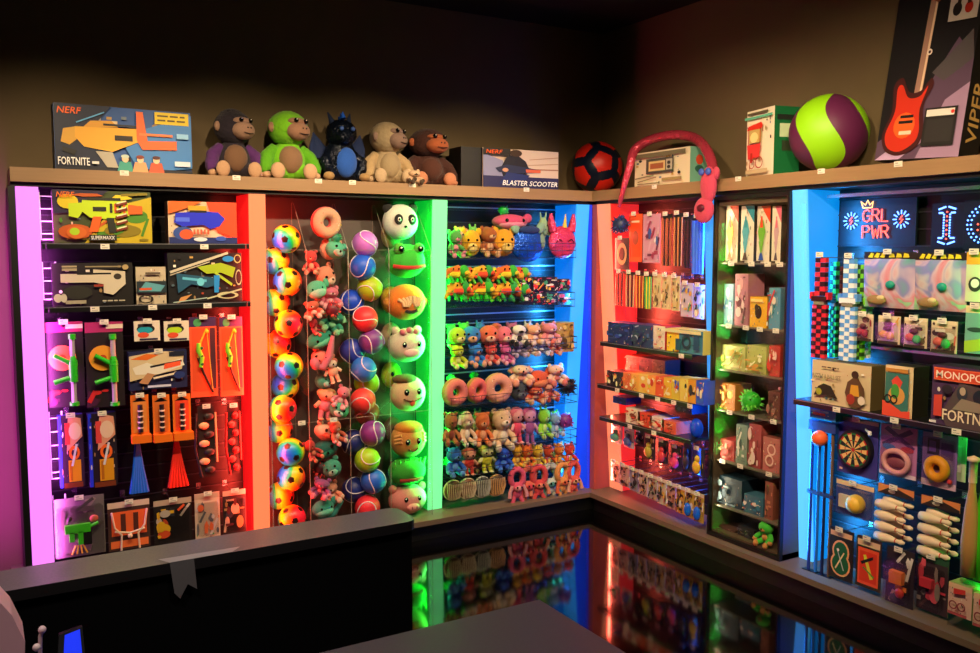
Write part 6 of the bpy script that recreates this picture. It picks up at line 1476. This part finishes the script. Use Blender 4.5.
# pieces of clear tape on the counter joint
def onz_(x, y, z): d = ray(x, y); k = (z-EYE)/d[2]; return (d[0]*k, d[1]*k)
tp = mat('b0a8a4', .22); m = MB()
q = [onz_(158, 560, 1.0), onz_(240, 547, 1.0), onz_(240, 561, 1.0), onz_(175, 572, 1.0)]
a = [(x, max(min(y, cy1-.003), cy0-.001)) for x, y in q]
m.add([(x, y, 1.0012) for x, y in a], [(0, 3, 2, 1)], tp); xs = onz_(174, 570, 1.0)[0]; xe = onz_(199, 566, 1.0)[0]
m.add([(xs, cy0-.0015, 1.001), (xe, cy0-.0015, 1.001), (xe+.005, cy0-.0015, .93), (xe-.015, cy0-.0015, .945), (xs+.02, cy0-.0015, .915), (xs+.008, cy0-.0015, .93)], [(0, 5, 4, 3, 2, 1)], mat('625e5c', .3))
o = m.build('tape_strip'); tag(o, 'torn grey tape strip folded over the long counter edge', 'tape')
# things standing on the desk at the lower left
def onY(x, y, Y): d = ray(x, y); k = Y/d[1]; return (d[0]*k, Y, EYE+d[2]*k)
zdesk = .9005
m = MB(); a = onY(0, 596, 1.45); b = onY(11, 608, 1.45); c = onY(24, 634, 1.45)
pts = [(a[0]-.1, a[2]+.01), (a[0], a[2]), (b[0], b[2]), (c[0], c[2]), (c[0]-.012, zdesk), (a[0]-.1, zdesk)]
o = m.prism(pts, 1.42, 1.5, mat('f0b8c0', .5)).build('plush_packet'); tag(o, 'pale pink angular packet at the lower left edge on the dark desk', 'packet')
t = empty('phone_stand'); a = onY(72, 625, 1.45); 
m = MB(); p0 = onY(50, 652, 1.42); p1 = onY(74, 625, 1.5); w_ = .035
m.add([(p0[0]-.01, 1.40, zdesk), (p0[0]+.055, 1.40, zdesk), (p1[0]+.012, 1.50, p1[2]-.006), (p1[0]-.022, 1.50, p1[2]-.012),
       (p0[0]-.01, 1.41, zdesk), (p0[0]+.055, 1.41, zdesk), (p1[0]+.012, 1.51, p1[2]-.006), (p1[0]-.022, 1.51, p1[2]-.012)], [(0, 1, 2, 3), (7, 6, 5, 4), (0, 4, 5, 1), (1, 5, 6, 2), (2, 6, 7, 3), (3, 7, 4, 0)], BLK2); m.build('screen_case', t)
m = MB(); m.add([(p0[0]+.0, 1.3985, zdesk+.001), (p0[0]+.05, 1.3985, zdesk+.001), (p1[0]+.008, 1.4985, p1[2]-.008), (p1[0]-.014, 1.4985, p1[2]-.013)], [(0, 1, 2, 3)], mat('0c30f0', .3, '', .9)); m.build('lit_screen', t)
tag(t, 'small tilted device with glowing blue screen at the lower left', 'device')
m = MB(); a = onY(40, 630, 1.46); m.tube([(a[0]-.01, 1.46, zdesk), (a[0], 1.46, a[2]-.01), (a[0]+.003, 1.46, a[2])], .003, 'c0a0a0', 6); m.ell((a[0]+.003, 1.46, a[2]), .006, 'e0c0c0', 8, 6); m.ell((a[0]-.006, 1.45, a[2]-.022), .006, 'e0c8c0', 8, 6)
tag(m.build('cable_end'), 'thin coiled cable with pale tips beside the blue screen', 'cable')

# ================================================================ ceiling spotlights
def spotlamp(x, y, z, aim, label, power, cone=74, lamp=True, col=(1, .74, .45)):
    t = empty('track_spotlight'); p = Vector((x, y, z)); d = (Vector(aim)-p).normalized()
    m = MB(); m.cyl(p-d*.02, p-d*.14, .045, BLK, seg=16); m.cyl((x, y, z+.08), (x, y, CEIL-.03), .008, BLK); m.build('lamp_housing', t)
    m = MB(); m.cyl(p-d*.02, p-d*.012, .036, mat('ffc890', .3, '', 1.2), seg=14); m.build('lens', t)
    tag(t, label, 'ceiling light')
    if lamp:
        L = bpy.data.lights.new('spot', 'SPOT'); L.energy = power; L.color = col; L.spot_size = math.radians(cone); L.spot_blend = .75; L.shadow_soft_size = .035
        o = bpy.data.objects.new('spot_lamp', L); C.objects.link(o); o.location = p; o.rotation_euler = d.to_track_quat('-Z', 'Y').to_euler()
    return t
m = MB(); m.box(.0, 3.3, 2.99, 3.03, CEIL-.03, CEIL-.0005, BLK); tag(m.build('light_track'), 'black ceiling track carrying the spotlights facing the left wall', 'light track')
m = MB(); m.box(1.6, 1.64, -.5, 2.9, CEIL-.03, CEIL-.0005, BLK); tag(m.build('light_track'), 'black ceiling track carrying the spotlights facing the right wall', 'light track')
SP = 135
for k, (x, ax, pw, l) in enumerate([(.2, .45, .9, 'first'), (1.1, 1.25, 1, 'second'), (2.0, 2.0, 1, 'third'), (2.9, 2.75, 1.0, 'fourth')]):
    spotlamp(x, 3.01, 2.86, (ax, YF, 1.45), l+' black track spotlight from the left aimed at the left wall', SP*pw, 72)
for k, (y, ay, pw, l) in enumerate([(2.7, 3.7, .9, 'first'), (1.9, 3.0, 1.2, 'second'), (1.0, 2.2, 1.3, 'third')]):
    spotlamp(1.62, y, 2.86, (XF, ay, 1.45), l+' black track spotlight from the corner aimed at the right wall', SP*pw, 72)

for x, y, l in ((-.3, 1.1, 'left end of the counter'), (.9, .9, 'desk corner')): spotlamp(x, y, 2.86, (x+.1, y+.8, 1.0), 'added black ceiling spotlight brightening the '+l, 62, 80, True, (1, .86, .8))  # two spotlights added to brighten the counter, desk and packet
# coloured light strips inside the bays
def strip(wall, u, v, face, col, power, h=1.7, zc=1.06, spread=150, sz=.03):
    L = bpy.data.lights.new('strip', 'AREA'); L.shape = 'RECTANGLE'; L.size = h; L.size_y = sz; L.energy = power; L.color = col; L.spread = math.radians(spread)
    o = bpy.data.objects.new('light_strip', L); C.objects.link(o)
    d = Vector(face).normalized()
    q = Matrix.Identity(4); zax = -d; xax = Vector((0, 0, 1)); yax = zax.cross(xax).normalized(); xax = yax.cross(zax)
    for i in range(3): q[i][0] = xax[i]; q[i][1] = yax[i]; q[i][2] = zax[i]
    o.matrix_world = WM[wall] @ Matrix.Translation((u, v, zc)) @ q
RED = (1, .05, .03); GRN = (.02, 1, .12); BLU = (.01, .12, 1); PNK = (1, .12, .95); SKY = (.02, .35, 1)
strip('A', PA[0]-.045, .02, (-1, 1.2, 0), (.85, .06, 1), 9)
strip('A', PA[1]+.014, .012, (1, .55, 0), PNK, 9)
strip('A', PA[2]-.014, .012, (-1, .55, 0), RED, 16)
strip('A', PA[3]+.018, .012, (1, .5, 0), RED, 15)
strip('A', PA[4]-.024, .012, (-1, .5, 0), GRN, 18)
strip('A', PA[5]+.014, .05, (1, .5, 0), GRN, 8)
strip('A', PA[6]-.014, .04, (-1, .55, 0), SKY, 16)
strip('B', PB[1]+.014, .03, (1, .5, 0), (1, .09, .05), 20)
strip('B', PB[2]-.014, .03, (-1, .5, 0), BLU, 12)
strip('B', PB[5]-.01, -.004, (-1, .6, 0), (0, .03, 1), 4, sz=.02)  # added strip that throws deep blue onto the cabinet side
strip('B', PB[5]+.014, .02, (1, .5, 0), SKY, 15)
strip('B', u1-.02, .02, (-1, .7, 0), GRN, 5, spread=90)
strip('B', g0+.03, .014, (1, .6, 0), (1, .8, .5), 1.8, sz=.01)  # added warm strip that lifts the dark cabinet interior
w = bpy.data.worlds.new('room'); bpy.context.scene.world = w; w.use_nodes = True
w.node_tree.nodes['Background'].inputs[0].default_value = (.03, .025, .03, 1); w.node_tree.nodes['Background'].inputs[1].default_value = .4

cam = bpy.data.cameras.new('camera'); cam.sensor_width = 36; cam.lens = FL/980*36; cam.clip_start = .05
co = bpy.data.objects.new('camera', cam); C.objects.link(co); co.location = (0, 0, EYE); co.rotation_euler = (PI/2-PIT, 0, -YAW)
bpy.context.scene.camera = co
vs = bpy.context.scene.view_settings; vs.view_transform = 'Standard'; vs.look = 'None'; vs.gamma = 1; vs.use_curve_mapping = False; vs.exposure = 0
bpy.context.view_layer.update()
